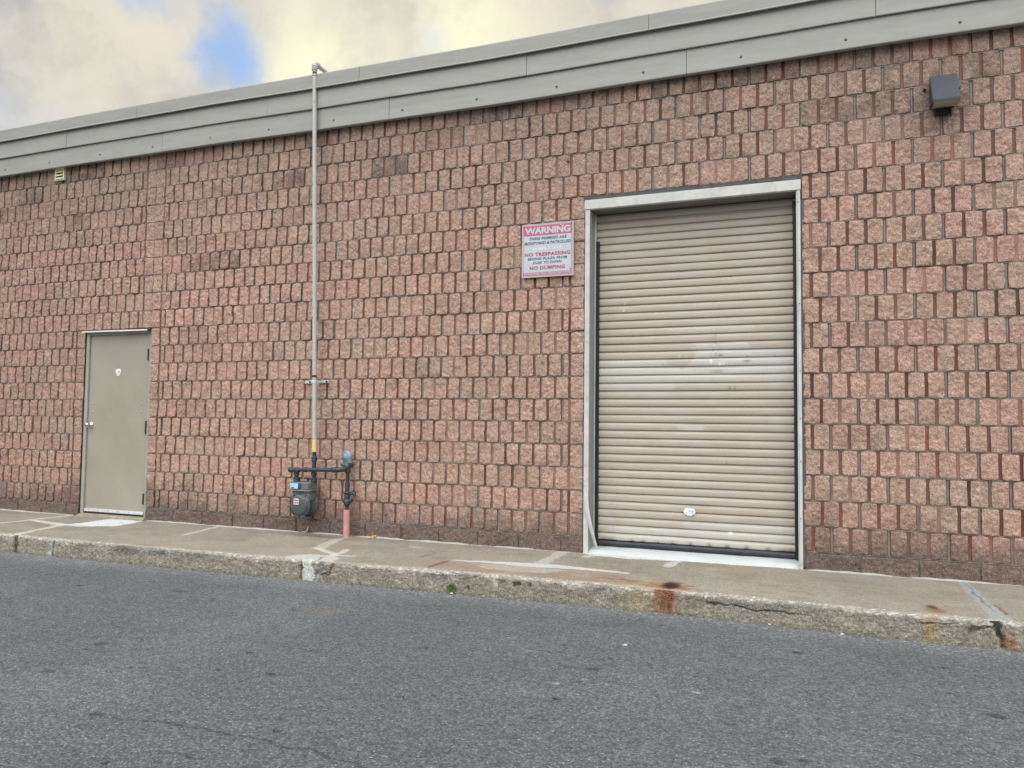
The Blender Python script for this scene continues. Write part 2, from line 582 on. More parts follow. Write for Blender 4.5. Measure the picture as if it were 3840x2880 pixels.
def XK(k):
    return k * R3 + (0.0015 * (k + 15) if k < -15 else 0.0)


DOOR_X0, DOOR_X1, DOOR_TOP = XK(-43.5), XK(-36), 2.14
GAR_X0, GAR_X1, GAR_TOP = 0.2, 2.0, 3.14
CJ = -36
KL, KR = -95, 50


def course_z(r):
    return 0.14 + (20 - r) * 0.2


def blocks_for(r):
    """list of (k0, k1, [rib cuts]) for course r"""
    segs = [(KL, CJ), (CJ, KR)]
    if r >= 11: segs = [(KL, -43.5), (CJ, KR)]
    out = []
    phase = 0.0 if r % 2 else 1.5
    ss = []
    for a, b in segs:
        if r >= 6 and b == KR:
            ss += [(a, 1.5, 'L'), (15, b, 'R')]
        else:
            ss.append((a, b, 'L'))
    for a, b, side in ss:
        s = math.floor((a - phase) / 3) * 3 + phase
        while s < b - 1e-6:
            e = s + 3
            c0, c1 = max(s, a), min(e, b)
            if c1 - c0 > 0.05:
                cuts = [c for c in (s + 1, s + 2) if c0 + 0.05 < c < c1 - 0.05]
                if abs((c1 - c0) - 1.5) < 0.01:
                    if c1 == b: cuts = [c0 + 0.5]
                    elif a == CJ: cuts = [c0 + 1]
                out.append((c0, c1, cuts))
            s = e
    return out


def palette(rid):
    """split-face colour of one block and its groove colour"""
    q = RNG.random()
    if q < 0.5: c = np.array((0.475, 0.302, 0.232))
    elif q < 0.72: c = np.array((0.455, 0.306, 0.226))
    elif q < 0.88: c = np.array((0.49, 0.296, 0.234))
    else: c = np.array((0.425, 0.278, 0.212))
    c = (c * 0.65 + np.array((0.465, 0.299, 0.228)) * 0.35) * np.array((0.965, 0.99, 1.015)) * (1 + RNG.normal(0, 0.035))
    g = RNG.random()
    if g < 0.62: gc = np.array((0.205, 0.120, 0.090))
    elif g < 0.84: gc = np.array((0.240, 0.112, 0.082))
    elif g < 0.88: gc = np.array((0.255, 0.110, 0.084))
    else: gc = np.array((0.130, 0.090, 0.074))
    return c, gc * (1 + RNG.normal(0, 0.12))


ribs_hi, ribs_lo = [], []
floors = []
GW = 0.0118
block_id = 0
for r in range(1, 21):
    z0 = course_z(r) + 0.0038
    z1 = z0 + 0.1924
    for (a, b, cuts) in blocks_for(r):
        block_id += 1
        cc, gc = palette(block_id)
        xa, xb = XK(a), XK(b)
        dark = 0.0
        # sooty blocks near the roof line and beside the lamp
        pd = 0.34 if r <= 2 else (0.15 if r <= 4 else 0.012)
        if 3 <= r <= 4 and -1.5 < 0.5 * (xa + xb) < 2.0: pd = 0.05
        if RNG.random() < pd and z0 > 1.0: dark = 0.3 + 0.4 * RNG.random()
        if r in (2, 3) and 2.55 < 0.5 * (xa + xb) < 3.3: dark = max(dark, 0.45)
        ed = [a] + cuts + [b]
        depth = RNG.normal(0, 0.003)
        for i in range(len(ed) - 1):
            ra, rb = XK(ed[i]), XK(ed[i + 1])
            ra += GW
            rb -= GW
            if ed[i] in (15, CJ) or (r >= 11 and ed[i] == -36): ra -= GW - 0.002
            if ed[i + 1] in (1.5, -43.5, CJ): rb += GW - 0.002
            rec = (ra, rb, z0, z1, cc, gc, block_id, dark, depth)
            (ribs_hi if (-7.9 < ra < 4.4) else ribs_lo).append(rec)
        prev = xa + 0.006
        for ci, c_ in enumerate(cuts + [None]):
            nxt = xb - 0.006 if c_ is None else 0.5 * (XK(c_) + XK((cuts + [b])[ci + 1]))
            q_ = RNG.random()
            if q_ < 0.13: yy_, cm = 0.0085 + 0.002 * RNG.random(), 0.5
            elif q_ < 0.33: yy_, cm = 0.011 + 0.003 * RNG.random(), 0.28
            else: yy_, cm = 0.0160 + 0.0022 * RNG.random(), 0.0
            if dark > 0 or c_ is None: yy_, cm = 0.0170, 0.0
            floors.append((prev, nxt, z0 + 0.001, z1 - 0.001, gc * (1 - cm) + cc * 0.85 * cm, yy_))
            prev = nxt


def rib_mesh(recs, nx, nz, base=False):
    N = len(recs)
    ra = np.array([q[0] for q in recs])[:, None, None]
    rb = np.array([q[1] for q in recs])[:, None, None]
    z0 = np.array([q[2] for q in recs])[:, None, None]
    z1 = np.array([q[3] for q in recs])[:, None, None]
    cc = np.array([q[4] for q in recs])[:, None, None, :]
    gc = np.array([q[5] for q in recs])[:, None, None, :]
    bid = np.array([q[6] for q in recs])[:, None, None]
    dk = np.array([q[7] for q in recs])[:, None, None]
    dp = np.array([q[8] for q in recs])[:, None, None]
    u = np.linspace(0, 1, nx)[None, None, :]
    v = np.linspace(0, 1, nz)[None, :, None]
    w = rb - ra
    h = z1 - z0
    X = ra + w * u + 0 * v
    Z = z0 + h * v + 0 * u
    # wobbling outline and rounded, chipped corners
    eL = (1 - u) ** 9
    eR = u ** 9
    eB = (1 - v) ** 14
    eT = v ** 14
    # how ragged: the far end of the wall is rougher
    wob = 0.0020 + 0.0022 * sstep(-1.0, -5.0, X)
    X = X + (vn(Z * 22 + bid * 3.1, ra * 31, 3) - 0.35) * wob * 2 * eL - (vn(Z * 22 + bid * 5.3, ra * 17, 5) - 0.35) * wob * 2 * eR
    cornr = 0.007 * vn(ra * 91.7, bid * 1.7, 9)
    X = X + cornr * eL * (eB + eT) - 0.007 * vn(ra * 57.7, bid * 2.7, 10) * eR * (eB + eT)
    Z = Z + (vn(X * 45, bid * 2.3, 6)) * 0.005 * eB - (vn(X * 45, bid * 4.3, 7)) * 0.005 * eT + cornr * 0.8 * (eL + eR) * (eB - eT) * 0.6
    nb = fbm(X * 7 + bid * 13.7, Z * 7, 21, 2)
    nm = fbm(X * 32 + bid * 3.1, Z * 38, 31, 3, 0.6)
    nf = fbm(X * 105, Z * 130, 41, 2, 0.7)
    rough = 0.95 + 0.15 * sstep(-1.5, -5.0, X)
    rel = (nb - 0.5) * 0.022 * rough + (nm - 0.5) * 0.016 * rough + (np.abs(nf - 0.5)) * -0.010
    edge = np.minimum(np.minimum(u, 1 - u) * (w / 0.012), np.minimum(v, 1 - v) * (h / 0.012))
    rel = rel - 0.0022 * (1 - np.clip(edge, 0, 1)) ** 2
    Y = 0.0 - rel + dp
    Y = np.minimum(Y, 0.0075)
    # colours: block tone, pink and tan patches, soot, splash dirt near the ground
    pt = fbm(X * 2.3, Z * 3.1, 51, 4)
    pk = fbm(X * 9 + bid, Z * 9, 61, 3)
    tone = 1 + (fbm(X * 20, Z * 24, 71, 3) - 0.5) * 0.34 + (nf - 0.5) * 0.55
    C = cc * tone[..., None]
    redp = sstep(0.68, 0.84, pk)[..., None] * (0.34 if not base else 0.1)
    C = C * (1 - redp) + np.array((0.44, 0.20, 0.165)) * redp
    tan = sstep(0.5, 0.68, pt)[..., None] * 0.4
    C = C * (1 - tan) + np.array((0.40, 0.315, 0.245)) * tone[..., None] * tan
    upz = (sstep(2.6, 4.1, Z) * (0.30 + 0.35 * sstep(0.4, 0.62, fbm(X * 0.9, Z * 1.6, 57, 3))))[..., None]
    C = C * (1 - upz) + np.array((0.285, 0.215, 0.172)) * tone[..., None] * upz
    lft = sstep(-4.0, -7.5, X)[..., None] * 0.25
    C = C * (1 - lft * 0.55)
    soot = dk * (0.35 + 0.65 * sstep(0.35, 0.62, fbm(X * 11 + bid * 3, Z * 11, 81, 3) + 0.15 * (0.5 - v)))
    lamp = np.exp(-(((X - 3.0) / 0.22) ** 2 + ((Z - 3.62) / 0.22) ** 2)) * 0.55
    stk = sstep(0.56, 0.74, fbm(X * 8, Z * 0.7, 83, 3)) * sstep(3.0, 4.1, Z) * 0.45
    soot = np.maximum(soot, stk * (0.6 + 0.8 * (pk - 0.5)))
    soot = np.maximum(soot, lamp * (0.5 + fbm(X * 20, Z * 20, 85, 3)))
    # dirt thrown up at the foot of the wall, strongest beside the openings
    side = 0.35 + 0.65 * np.exp(-np.abs(X - 2.1) / 0.35) + 0.5 * np.exp(-np.abs(X + 5.9) / 0.4) + 0.45 * np.exp(-np.abs(X + 4.7) / 0.35)
    spl = sstep(0.50, 0.10, Z + (fbm(X * 5, Z * 5, 88, 4) - 0.5) * 0.38 - 0.26 * (side - 0.5)) * 0.85
    if base: spl = np.maximum(spl, 0.25) * 0.9
    C = C * (1 - soot[..., None]) + np.array((0.105, 0.082, 0.078)) * tone[..., None] * soot[..., None]
    C = C * (1 - spl[..., None]) + np.array((0.150, 0.115, 0.098)) * tone[..., None] * spl[..., None]
    C = np.clip(C, 0.01, 0.8)
    # rim going back to the groove floor
    pad = lambda A: np.pad(A, ((0, 0), (1, 1), (1, 1)), mode='edge')
    Xp, Zp, Yp = pad(X), pad(Z), pad(Y)
    Yp[:, 0, :] = Yp[:, -1, :] = 0.0235
    Yp[:, :, 0] = Yp[:, :, -1] = 0.0235
    Cp = np.pad(C, ((0, 0), (1, 1), (1, 1), (0, 0)), mode='edge')
    gcb = np.broadcast_to(gc, Cp.shape)
    rim = np.zeros(Xp.shape, bool)
    rim[:, 0, :] = rim[:, -1, :] = True
    rim[:, :, 0] = rim[:, :, -1] = True
    Cp[rim] = gcb[rim] * 0.9
    V = np.stack([Xp, Yp, Zp], -1)
    a, b_ = nz + 2, nx + 2
    q = grid_quads(a, b_)[:, ::-1]
    Q = (q[None] + (np.arange(N) * a * b_)[:, None, None]).reshape(-1, 4)
    return V.reshape(-1, 3), Q, Cp.reshape(-1, 3)


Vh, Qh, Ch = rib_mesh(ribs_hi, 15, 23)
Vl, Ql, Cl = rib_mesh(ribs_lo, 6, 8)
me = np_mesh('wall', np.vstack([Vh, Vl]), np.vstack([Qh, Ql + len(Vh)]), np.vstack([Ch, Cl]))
# slightly creased look: smooth inside the faces, hard where the rib drops back
try:
    me.set_sharp_from_angle(angle=math.radians(48))
except Exception:
    pass
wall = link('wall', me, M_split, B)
wall['label'] = 'scored split-face block wall in pinkish tan'

fv, fq, fc = [], [], []
for (x0, x1, z0, z1, gc, y) in floors:
    b = len(fv)
    fv += [(x0, y, z0), (x1, y, z0), (x1, y, z1), (x0, y, z1)]
    fq.append((b, b + 1, b + 2, b + 3))
    s = 1.0 + random.uniform(-.1, .1)
    fc += [gc * 0.95 * s, gc * 0.95 * s, gc * 0.85 * s, gc * 0.85 * s]  # top of each groove coloured darker, standing in for shade under the course above
link('groove_face', np_mesh('groove_face', np.array(fv), np.array(fq), np.array(fc), False), M_groove, wall)

# base course: plain, porous, darker blocks
bs = [(KL, -43.5), (CJ, 1.5), (15, KR)]
for (a, b) in bs:
    base = []
    s = math.floor(a / 3) * 3
    while s < b - 1e-6:
        c0, c1 = max(s, a), min(s + 3, b)
        if c1 - c0 > 0.05:
            cc = np.array((0.205, 0.150, 0.130)) * (1 + RNG.normal(0, 0.10))
            if c0 > 15.9 or -8 < c0 < 0: cc = np.array((0.235, 0.160, 0.138)) * (1 + RNG.normal(0, 0.1))
            base.append((XK(c0) + 0.004, XK(c1) - 0.004, -0.02, 0.134, cc, np.array((0.07, 0.06, 0.055)), int(200 + s), 0.0, 0.002 + RNG.normal(0, 0.0015)))
        s += 3
    Vb, Qb, Cb = rib_mesh(base, 44, 18, True)
    link('base_course', np_mesh('base_course', Vb, Qb, Cb), M_split, B)

# mortar bed and the solid wall behind the blocks
mb = MB()
XL, XR = XK(KL), XK(KR)
for (x0, x1, z0, z1) in ((XL, DOOR_X0, -0.2, 4.2), (DOOR_X0, DOOR_X1, DOOR_TOP, 4.2), (DOOR_X1, GAR_X0, -0.2, 4.2), (GAR_X0, GAR_X1, GAR_TOP, 4.2), (GAR_X1, XR, -0.2, 4.2)):
    mb.box(x0, x1, 0.0190, 0.25, z0, z1)
for r in range(0, 21):
    zc_ = course_z(r)
    if r <= 4: sp_ = [(XL, XR)]
    elif r == 5: sp_ = [(XL, GAR_X0 - .012), (GAR_X1 + .018, XR)]
    elif r <= 9: sp_ = [(XL, GAR_X0 - .012), (GAR_X1 + .018, XR)]
    elif r == 10: sp_ = [(XL, DOOR_X0), (DOOR_X1, GAR_X0 - .012), (GAR_X1 + .018, XR)]
    else: sp_ = [(XL, DOOR_X0), (DOOR_X1, GAR_X0 - .012), (GAR_X1 + .018, XR)]
    for (x0, x1) in sp_:
        nseg = max(1, int((x1 - x0) / 0.09))
        e_ = np.linspace(x0, x1, nseg + 1)
        yv = [0.0085 + 0.0035 * random.random() for _ in e_]
        zt_ = [0.0036 + 0.0010 * random.random() for _ in e_]
        vs, fs = [], []
        for i in range(nseg + 1):
            vs += [(e_[i], 0.0192, zc_ - zt_[i]), (e_[i], yv[i] + .001, zc_ - zt_[i]), (e_[i], yv[i], zc_ + zt_[i]), (e_[i], 0.0192, zc_ + zt_[i])]
        for i in range(nseg):
            for k in range(3):
                fs.append((i * 4 + k, (i + 1) * 4 + k, (i + 1) * 4 + k + 1, i * 4 + k + 1))
        mb.add(vs, fs)
mb.build('mortar', M_mortar, B)
mb = MB()
mb.box(XL, XR, 0.5, 14.0, -0.2, 4.4)
mb.box(XL, XR, 0.2505, 0.4995, 3.3, 4.4)
mb.build('building_core', M_core, B)
mb = MB()
mb.box(XL - 0.02, XR + 0.02, 0.12, 14.05, 4.405, 4.52)
mb.build('roof', M_roof, B)
# control joint filler and dark caulk round the openings
mb = MB()
mb.box(XK(CJ) - 0.005, XK(CJ) + 0.003, 0.008, 0.022, 2.16, 4.14)
mb.build('control_joint', paint('joint_sealant', (0.22, 0.20, 0.19), 0.8, 0, 0.3, 6.0), B)
mb = MB()
mb.box(GAR_X0 - 0.010, GAR_X0 + 0.0025, 0.002, 0.022, 0.02, 3.13)
mb.box(GAR_X1 - 0.008, GAR_X1 + 0.016, 0.001, 0.022, 0.02, 2.94)
mb.box(GAR_X0 - 0.004, GAR_X1 + 0.0, 0.0, 0.022, 3.104, 3.142)
mb.build('sealant', paint('dark_caulk', (0.075, 0.075, 0.078), 0.75, 0, 0.35, 14.0, 0.02, 50, 0.4, (0.2, 0.2, 0.19)), B)

# ------------------------------------------------------------------ fascia and coping
FX = [-13, -7.3, -5, -4, -3.2, -1.6, -0.8, 0, 0.7, 1.5, 2.3, 3.2, 8]
FZ = [0.043, 0.043, 0.04, 0.033, 0.023, 0.006, 0.0, 0.0, 0.004, 0.009, 0.013, 0.008, 0.006]


def fdz(x):
    return float(np.interp(x, FX, FZ)) + 0.002 * math.sin(x * 2.9)


def strips(xs):
    e = [XL - 0.05] + xs + [XR + 0.05]
    return [(e[i] + 0.002, e[i + 1] - 0.002) for i in range(len(e) - 1)]


lower = [(-0.074, 4.072), (-0.080, 4.070), (-0.083, 4.076), (-0.080, 4.180), (-0.0785, 4.335), (-0.04, 4.335), (-0.02, 4.335), (-0.02, 4.078), (-0.03, 4.074)]
upper = [(-0.088, 4.288), (-0.098, 4.284), (-0.101, 4.290), (-0.097, 4.39), (-0.095, 4.53), (-0.084, 4.53), (-0.084, 4.30)]
cop = [(-0.110, 4.488), (-0.130, 4.480), (-0.134, 4.486), (-0.124, 4.500), (-0.117, 4.628), (-0.108, 4.640), (0.11, 4.668), (0.28, 4.66), (0.28, 4.56), (-0.104, 4.56), (-0.104, 4.50)]
panels = []
for prof, xs, nm, mt in ((lower, [-10.5, -7.58, -4.678, -1.773, 1.102, 3.98], 'fascia_panel', M_fascia),
                         (upper, [-9.1, -6.157, -3.224, -0.332, 2.55, 5.4], 'fascia_panel', M_fascia),
                         (cop, [-10.9, -7.97, -5.034, -2.099, 0.789, 3.67], 'coping', M_coping)):
    for i, (x0, x1) in enumerate(strips(xs)):
        off = random.uniform(-0.0012, 0.0012)
        m_ = MB()
        m_.prism([(y + off, z) for y, z in prof], x0, x1, max(2, int((x1 - x0) / 0.25)), 0, fdz)
        o = m_.build(nm, mt, B)
        panels.append((o, x0, x1, prof is lower, prof is upper))
# dark backing seen in the shadow gaps
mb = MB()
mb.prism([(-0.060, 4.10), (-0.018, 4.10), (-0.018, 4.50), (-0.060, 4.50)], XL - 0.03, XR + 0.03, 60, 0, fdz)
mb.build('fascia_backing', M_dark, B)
SCR = [-7.216, -6.452, -5.62, -4.823, -3.997, -3.218, -2.413, -1.626, -0.834, -0.049, 0.735, 1.544, 2.336, 3.12]
for x in SCR:
    host = [p for p in panels if p[3] and p[1] < x < p[2]][0][0]
    m_ = MB()
    zz = 4.146 + fdz(x)
    m_.lathe((x, -0.0805, zz), (0, -1, 0), [(0, 0.012), (0.0015, 0.012), (0.003, 0.008), (0.007, 0.0075), (0.0085, 0.005), (0.0085, 0.0)], 12)
    m_.build('screw', M_screw, host)

# ------------------------------------------------------------------ roller door opening
fr = MB()
fr.box(0.2035, 0.246, -0.006, 0.20, 0.0, 3.017, 0, 0.003)
jl = fr.build('jamb', M_trim, B)
mb = MB()
mb.box(0.2465, 0.249, 0.002, 0.198, 0.02, 3.015)
mb.build('jamb_reveal', M_reveal, B)
mb = MB()
mb.box(1.967, 1.991, -0.006, 0.20, 0.0, 3.02, 0, 0.003)
mb.build('jamb', M_trim, B)
mb = MB()
mb.box(1.958, 1.9665, -0.001, 0.20, 0.0, 3.012, 0, 0.002)
mb.box(0.2, 0.2, 0, 0, 0, 0) if False else None
mb.build('jamb_liner', M_trim, B)
mb = MB()
mb.box(0.199, 1.995, -0.012, 0.03, 3.019, 3.103, 0, 0.003)
mb.build('header', M_trim, B)
mb = MB()
mb.box(0.2495, 1.9575, 0.031, 0.32, 3.020, 3.10)
mb.build('soffit', paint('soffit_grey', (0.17, 0.165, 0.145), 0.7, 0, 0.1, 4.0), B)
for z in np.arange(0.35, 3.0, 0.42):
    mb = MB()
    mb.lathe((1.979 + random.uniform(-.004, .004), -0.006, z + random.uniform(-.1, .1)), (0, -1, 0), [(0, 0.005), (0.003, 0.004), (0.003, 0)], 10)
    mb.build('nail', M_screw, B)

# curtain
p_ = 0.0696
prof = [(0.0, 0.013), (0.035, 0.012), (0.065, 0.001), (0.12, -0.0055), (0.22, -0.0080), (0.66, -0.0080), (0.70, -0.0072), (0.80, -0.0020), (0.94, 0.0045), (0.98, 0.012)]
ZC0 = 0.092
nsl = 42
zz, yy, ss_, tt_ = [], [], [], []
for i in range(nsl):
    for (t_, y_) in prof:
        zz.append(ZC0 + (i + t_) * p_)
        yy.append(0.2 + y_)
        ss_.append(i)
        tt_.append(t_)
zz, yy, ss_, tt_ = map(np.array, (zz, yy, ss_, tt_))
NXC = 340
xs = np.linspace(0.262, 1.957, NXC)
Xg, Zg = np.meshgrid(xs, zz, indexing='ij')
Yg = np.broadcast_to(yy, Xg.shape).copy()
Sg = np.broadcast_to(ss_, Xg.shape)
Tg = np.broadcast_to(tt_, Xg.shape)
# per-slat wobble, a bowed curtain, local dents
Yg += (vn(Xg * 1.7, Sg * 7.7, 5) - 0.5) * 0.006 + (vn(Xg * 0.8, Zg * 0.6, 6) - 0.5) * 0.02
Zg = Zg + (vn(Xg * 1.3, Sg * 3.3, 8) - 0.5) * 0.004
for (dx, dz, rx, rz, dd) in ((1.12, 1.11, 0.13, 0.035, 0.008), (1.30, 1.72, 0.05, 0.12, 0.010), (1.31, 1.57, 0.09, 0.02, 0.010), (1.1, 1.60, 0.6, 0.03, 0.005), (0.75, 0.55, 0.2, 0.05, 0.004), (1.6, 0.30, 0.1, 0.04, 0.006), (0.55, 2.16, 0.06, 0.03, 0.004)):
    Yg += dd * np.exp(-((Xg - dx) / rx) ** 2 - ((Zg - dz) / rz) ** 2)
cbase = np.array((0.425, 0.378, 0.305))
clite = np.array((0.53, 0.53, 0.50))
Cg = np.ones(Xg.shape + (3,)) * cbase
sh = fbm(Xg * 1.1, Sg * 0.37, 12, 3)
Cg *= (0.97 + 0.07 * sh)[..., None]
wear = sstep(0.42, 0.75, fbm(Xg * 5, Zg * 60, 13, 3) + (Tg > 0.70) * 0.16 + (Tg < 0.02) * 0.0)[..., None] * 0.38
Cg = Cg * (1 - wear) + clite * 0.90 * wear


def patch(x0, x1, z0, z1, amt, c=clite, e=0.03, cond=None):
    global Cg
    wx = Xg + (fbm(Zg * 60, Xg * 4, 14, 4) - 0.5) * 0.16
    m_ = sstep(x0 - e, x0, wx) * sstep(x1 + e, x1, wx) * sstep(z0 - 0.004, z0, Zg) * sstep(z1 + 0.004, z1, Zg) * amt * (0.55 + 0.75 * fbm(Xg * 6, Zg * 90, 15, 4))
    if cond is not None: m_ = m_ * cond
    Cg = Cg * (1 - m_[..., None]) + c * m_[..., None]


zs = lambda i: ZC0 + i * p_
WH = np.array((0.53, 0.535, 0.50))
si = lambda z: int((z - ZC0) / p_)
ip = si(1.62)
patch(1.12, 1.55, zs(ip + 3), zs(ip + 4), 0.55, WH)
patch(1.12, 1.96, zs(ip + 2), zs(ip + 3), 0.8, WH)
patch(0.26, 0.87, zs(ip + 1), zs(ip + 2), 0.75, WH)
patch(1.12, 1.96, zs(ip + 1), zs(ip + 2), 0.85, WH)
patch(0.26, 1.96, zs(ip), zs(ip + 1), 0.75, WH)
patch(0.26, 1.96, zs(ip - 1), zs(ip), 0.55, WH)
patch(0.26, 0.95, zs(ip - 2), zs(ip - 1), 0.45, WH)
patch(0.9, 1.6, zs(ip + 5), zs(ip + 6), 0.3, WH)
patch(0.26, 0.40, zs(1), zs(6), 0.35, WH)
patch(1.08, 1.96, zs(2), zs(3), 0.5, WH)
patch(0.45, 1.96, zs(1), zs(2), 0.6, WH)
patch(0.26, 1.96, zs(0), zs(0) + 0.06, 0.75, WH)
patch(1.02, 1.18, zs(si(1.11)) + 0.01, zs(si(1.11)) + 0.05, 0.5, WH, 0.05)
patch(1.75, 1.96, zs(ip - 6), zs(ip - 5), 0.4, WH)
# dark scuffs of the old impact mark
scuff = np.zeros(Xg.shape)
for (sx, sz, rx, rz) in ((1.305, 1.885, .004, .015), (1.303, 1.865, .006, .006), (1.305, 1.815, .008, .005), (1.306, 1.735, .004, .014), (1.307, 1.712, .05, .0035), (1.27, 1.705, .018, .003),
                         (1.345, 1.708, .02, .003), (1.30, 1.583, .003, .010), (1.315, 1.571, .048, .004), (1.35, 1.572, .02, .004), (1.132, 1.582, .003, .012), (1.02, 1.608, .02, .002), (1.31, 1.672, .05, .0015),
                         (1.56, 1.67, .03, .002), (1.42, 1.43, .012, .002), (1.46, 1.43, .01, .002), (0.86, 1.635, .01, .003), (1.56, 1.70, .01, .003), (1.36, 0.53, .02, .002), (1.34, 0.45, .03, .0015), (0.75, 0.13, .025, .003), (1.6, 1.13, .002, .02), (1.39, 0.80, .004, .008)):
    scuff = np.maximum(scuff, np.exp(-((Xg - sx) / rx) ** 2 - ((Zg - sz) / rz) ** 2) * (0.55 + 0.45 * vn(Xg * 300, Zg * 300, 3)))
Cg = Cg * (1 - 0.85 * scuff[..., None]) + np.array((0.05, 0.05, 0.05)) * 0.85 * scuff[..., None]
for (sx, sz, rx) in ((1.30, 1.80, .010), (1.265, 1.672, .010), (1.305, 1.755, .009), (1.34, 1.642, .016), (1.37, 1.642, .008), (1.0, 1.715, .012), (1.06, 1.713, .008), (1.42, 0.225, .018), (1.0, 1.785, .006), (0.52, 2.19, .006), (0.51, 2.13, .008), (1.03, 1.94, .006)):
    wv = np.exp(-((Xg - sx) / rx) ** 2 - ((Zg - sz) / (rx * 0.7)) ** 2)[..., None]
    Cg = Cg * (1 - wv) + np.array((0.78, 0.82, 0.85)) * wv
# full-length hairline crack slats, and rust bitten spots at the bottom edge
for sz in (2.40, 1.655, 0.755):
    ln = np.exp(-((Zg - sz - (Xg - 1) * 0.0) / 0.0016) ** 2)[..., None] * 0.6
    Cg = Cg * (1 - ln) + np.array((0.12, 0.11, 0.10)) * ln
for sx in (0.33, 0.40, 0.585, 0.685, 0.80, 0.945, 1.09, 1.245, 1.39, 1.55, 1.72, 1.86, 1.90):
    rx = 0.022 if sx not in (0.33, 0.40, 1.86) else 0.055
    rm = np.exp(-((Xg - sx) / rx) ** 2 - ((Zg - 0.097) / 0.010) ** 2) * sstep(0.25, 0.6, fbm(Xg * 70, Zg * 110, 19, 3) + 0.1)
    rm = np.clip(rm * 1.6, 0, 1)[..., None]
    Cg = Cg * (1 - rm) + np.array((0.16, 0.065, 0.03)) * rm
curtain = link('roller_door', np_mesh('roller_door', np.stack([Xg, Yg, Zg], -1), grid_quads(NXC, len(zz)), Cg), M_roller, B)
try:
    curtain.data.set_sharp_from_angle(angle=math.radians(35))
except Exception:
    pass
curtain['label'] = 'beige slatted roller door with pale touched-up patches'
# bottom bar, seals, guides
mb = MB()
mb.prism([(0.18, 0.050), (0.176, 0.062), (0.178, 0.085), (0.186, 0.094), (0.215, 0.094), (0.222, 0.06), (0.215, 0.046), (0.19, 0.046)], 0.275, 1.945, 40, 0, lambda x: 0.0015 * math.sin(x * 9) + (0.94 + x) * 0.0, True)
mb.build('bottom_bar', M_bar, curtain)
mb = MB()
mb.prism([(0.182, 0.047), (0.182, 0.0500), (0.218, 0.0500), (0.218, 0.047)], 0.262, 1.957, 1, 0)
mb.build('bottom_seal', M_seal, curtain)
mb = MB()
mb.box(0.2625, 0.2885, 0.150, 0.186, 0.049, 2.765, 0, 0.003)
mb.build('side_seal', M_seal, curtain)
mb = MB()
mb.box(1.9285, 1.9575, 0.145, 0.187, 0.049, 2.975, 0, 0.003)
mb.build('side_seal', M_seal, curtain)
mb = MB()
mb.box(0.2493, 0.262, 0.155, 0.1895, 0.047, 3.012, 0, 0.002)
for z in np.arange(0.4, 3.0, 0.37):
    mb.lathe((0.2555, 0.155, z + random.uniform(-.06, .06)), (0, -1, 0), [(0, 0.004), (0.003, 0.003), (0.003, 0)], 8, 1)
mb.build('guide', [M_galv, M_screw], curtain)
# sprung strip of jamb cladding at the lower left
mb = MB()
pts = [(0.224, -0.012, 0.590, .017), (0.2245, -0.014, 0.52, .017), (0.229, -0.018, 0.45, .018), (0.240, -0.020, 0.38, .019), (0.252, -0.022, 0.31, .019), (0.266, -0.018, 0.25, .019), (0.280, -0.006, 0.19, .017), (0.292, 0.010, 0.13, .014), (0.302, 0.035, 0.075, .012), (0.306, 0.055, 0.040, .010)]
vs = []
for (x, y, z, w_) in pts:
    jw = random.uniform(-.002, .002)
    vs += [(x - w_, y + 0.004, z), (x + jw * 0.3, y - 0.003, z), (x + w_ + jw, y + 0.006 + abs(jw), z), (x + w_ + jw, y + 0.009 + abs(jw), z), (x, y + 0.000, z), (x - w_, y + 0.007, z)]
fs = []
for i in range(len(pts) - 1):
    for k in range(6):
        j = (k + 1) % 6
        fs.append((i * 6 + k, i * 6 + j, (i + 1) * 6 + j, (i + 1) * 6 + k))
fs += [(0, 1, 2, 3, 4, 5), tuple(len(vs) - 6 + k for k in range(6))]
mb.add(vs, fs)
bt = mb.build('bent_trim', M_trim, B)
bt['label'] = 'bent loose strip of jamb trim'

# white painted threshold
mb = MB()
n = 60
for i in range(n):
    pass
xs_ = np.linspace(0.205, 1.99, n)
ys_ = np.linspace(-0.004, 0.30, 8)
TX, TY = np.meshgrid(xs_, ys_, indexing='ij')
TZ = 0.026 + 0.018 * sstep(0.0, 0.2, TY) + (fbm(TX * 6, TY * 6, 3, 3) - 0.5) * 0.006
TZ[:, 0] = -0.01
me = np_mesh('threshold', np.stack([TX, TY, TZ], -1), grid_quads(n, 8))
link('threshold', me, paint('threshold_paint', (0.52, 0.56, 0.565), 0.6, 0, 0.06, 5.0, 0.02, 60, 0.25, (0.42, 0.42, 0.40)), B)


# ------------------------------------------------------------------ lettering helper
def text_geo(s, w, h, shear=0.0, bold=0.0, space=1.0):
    cu = bpy.data.curves.new('t', 'FONT')
    cu.body = s
    cu.size = 1.0
    cu.shear = 0.0
    cu.offset = bold
    cu.space_character = space
    cu.resolution_u = 4
    o = bpy.data.objects.new('t', cu)
    col.objects.link(o)
    dg = bpy.context.evaluated_depsgraph_get()
    me_ = bpy.data.meshes.new_from_object(o.evaluated_get(dg))
    vs = np.array([v.co[:] for v in me_.vertices])
    fs = [tuple(p.vertices) for p in me_.polygons]
    bpy.data.objects.remove(o)
    bpy.data.curves.remove(cu)
    bpy.data.meshes.remove(me_)
    mn, mx = vs.min(0), vs.max(0)
    x = (vs[:, 0] - (mn[0] + mx[0]) / 2) / (mx[0] - mn[0]) * w
    z = (vs[:, 1] - (mn[1] + mx[1]) / 2) / (mx[1] - mn[1]) * h
    x = x + z * shear
    return x, z, fs


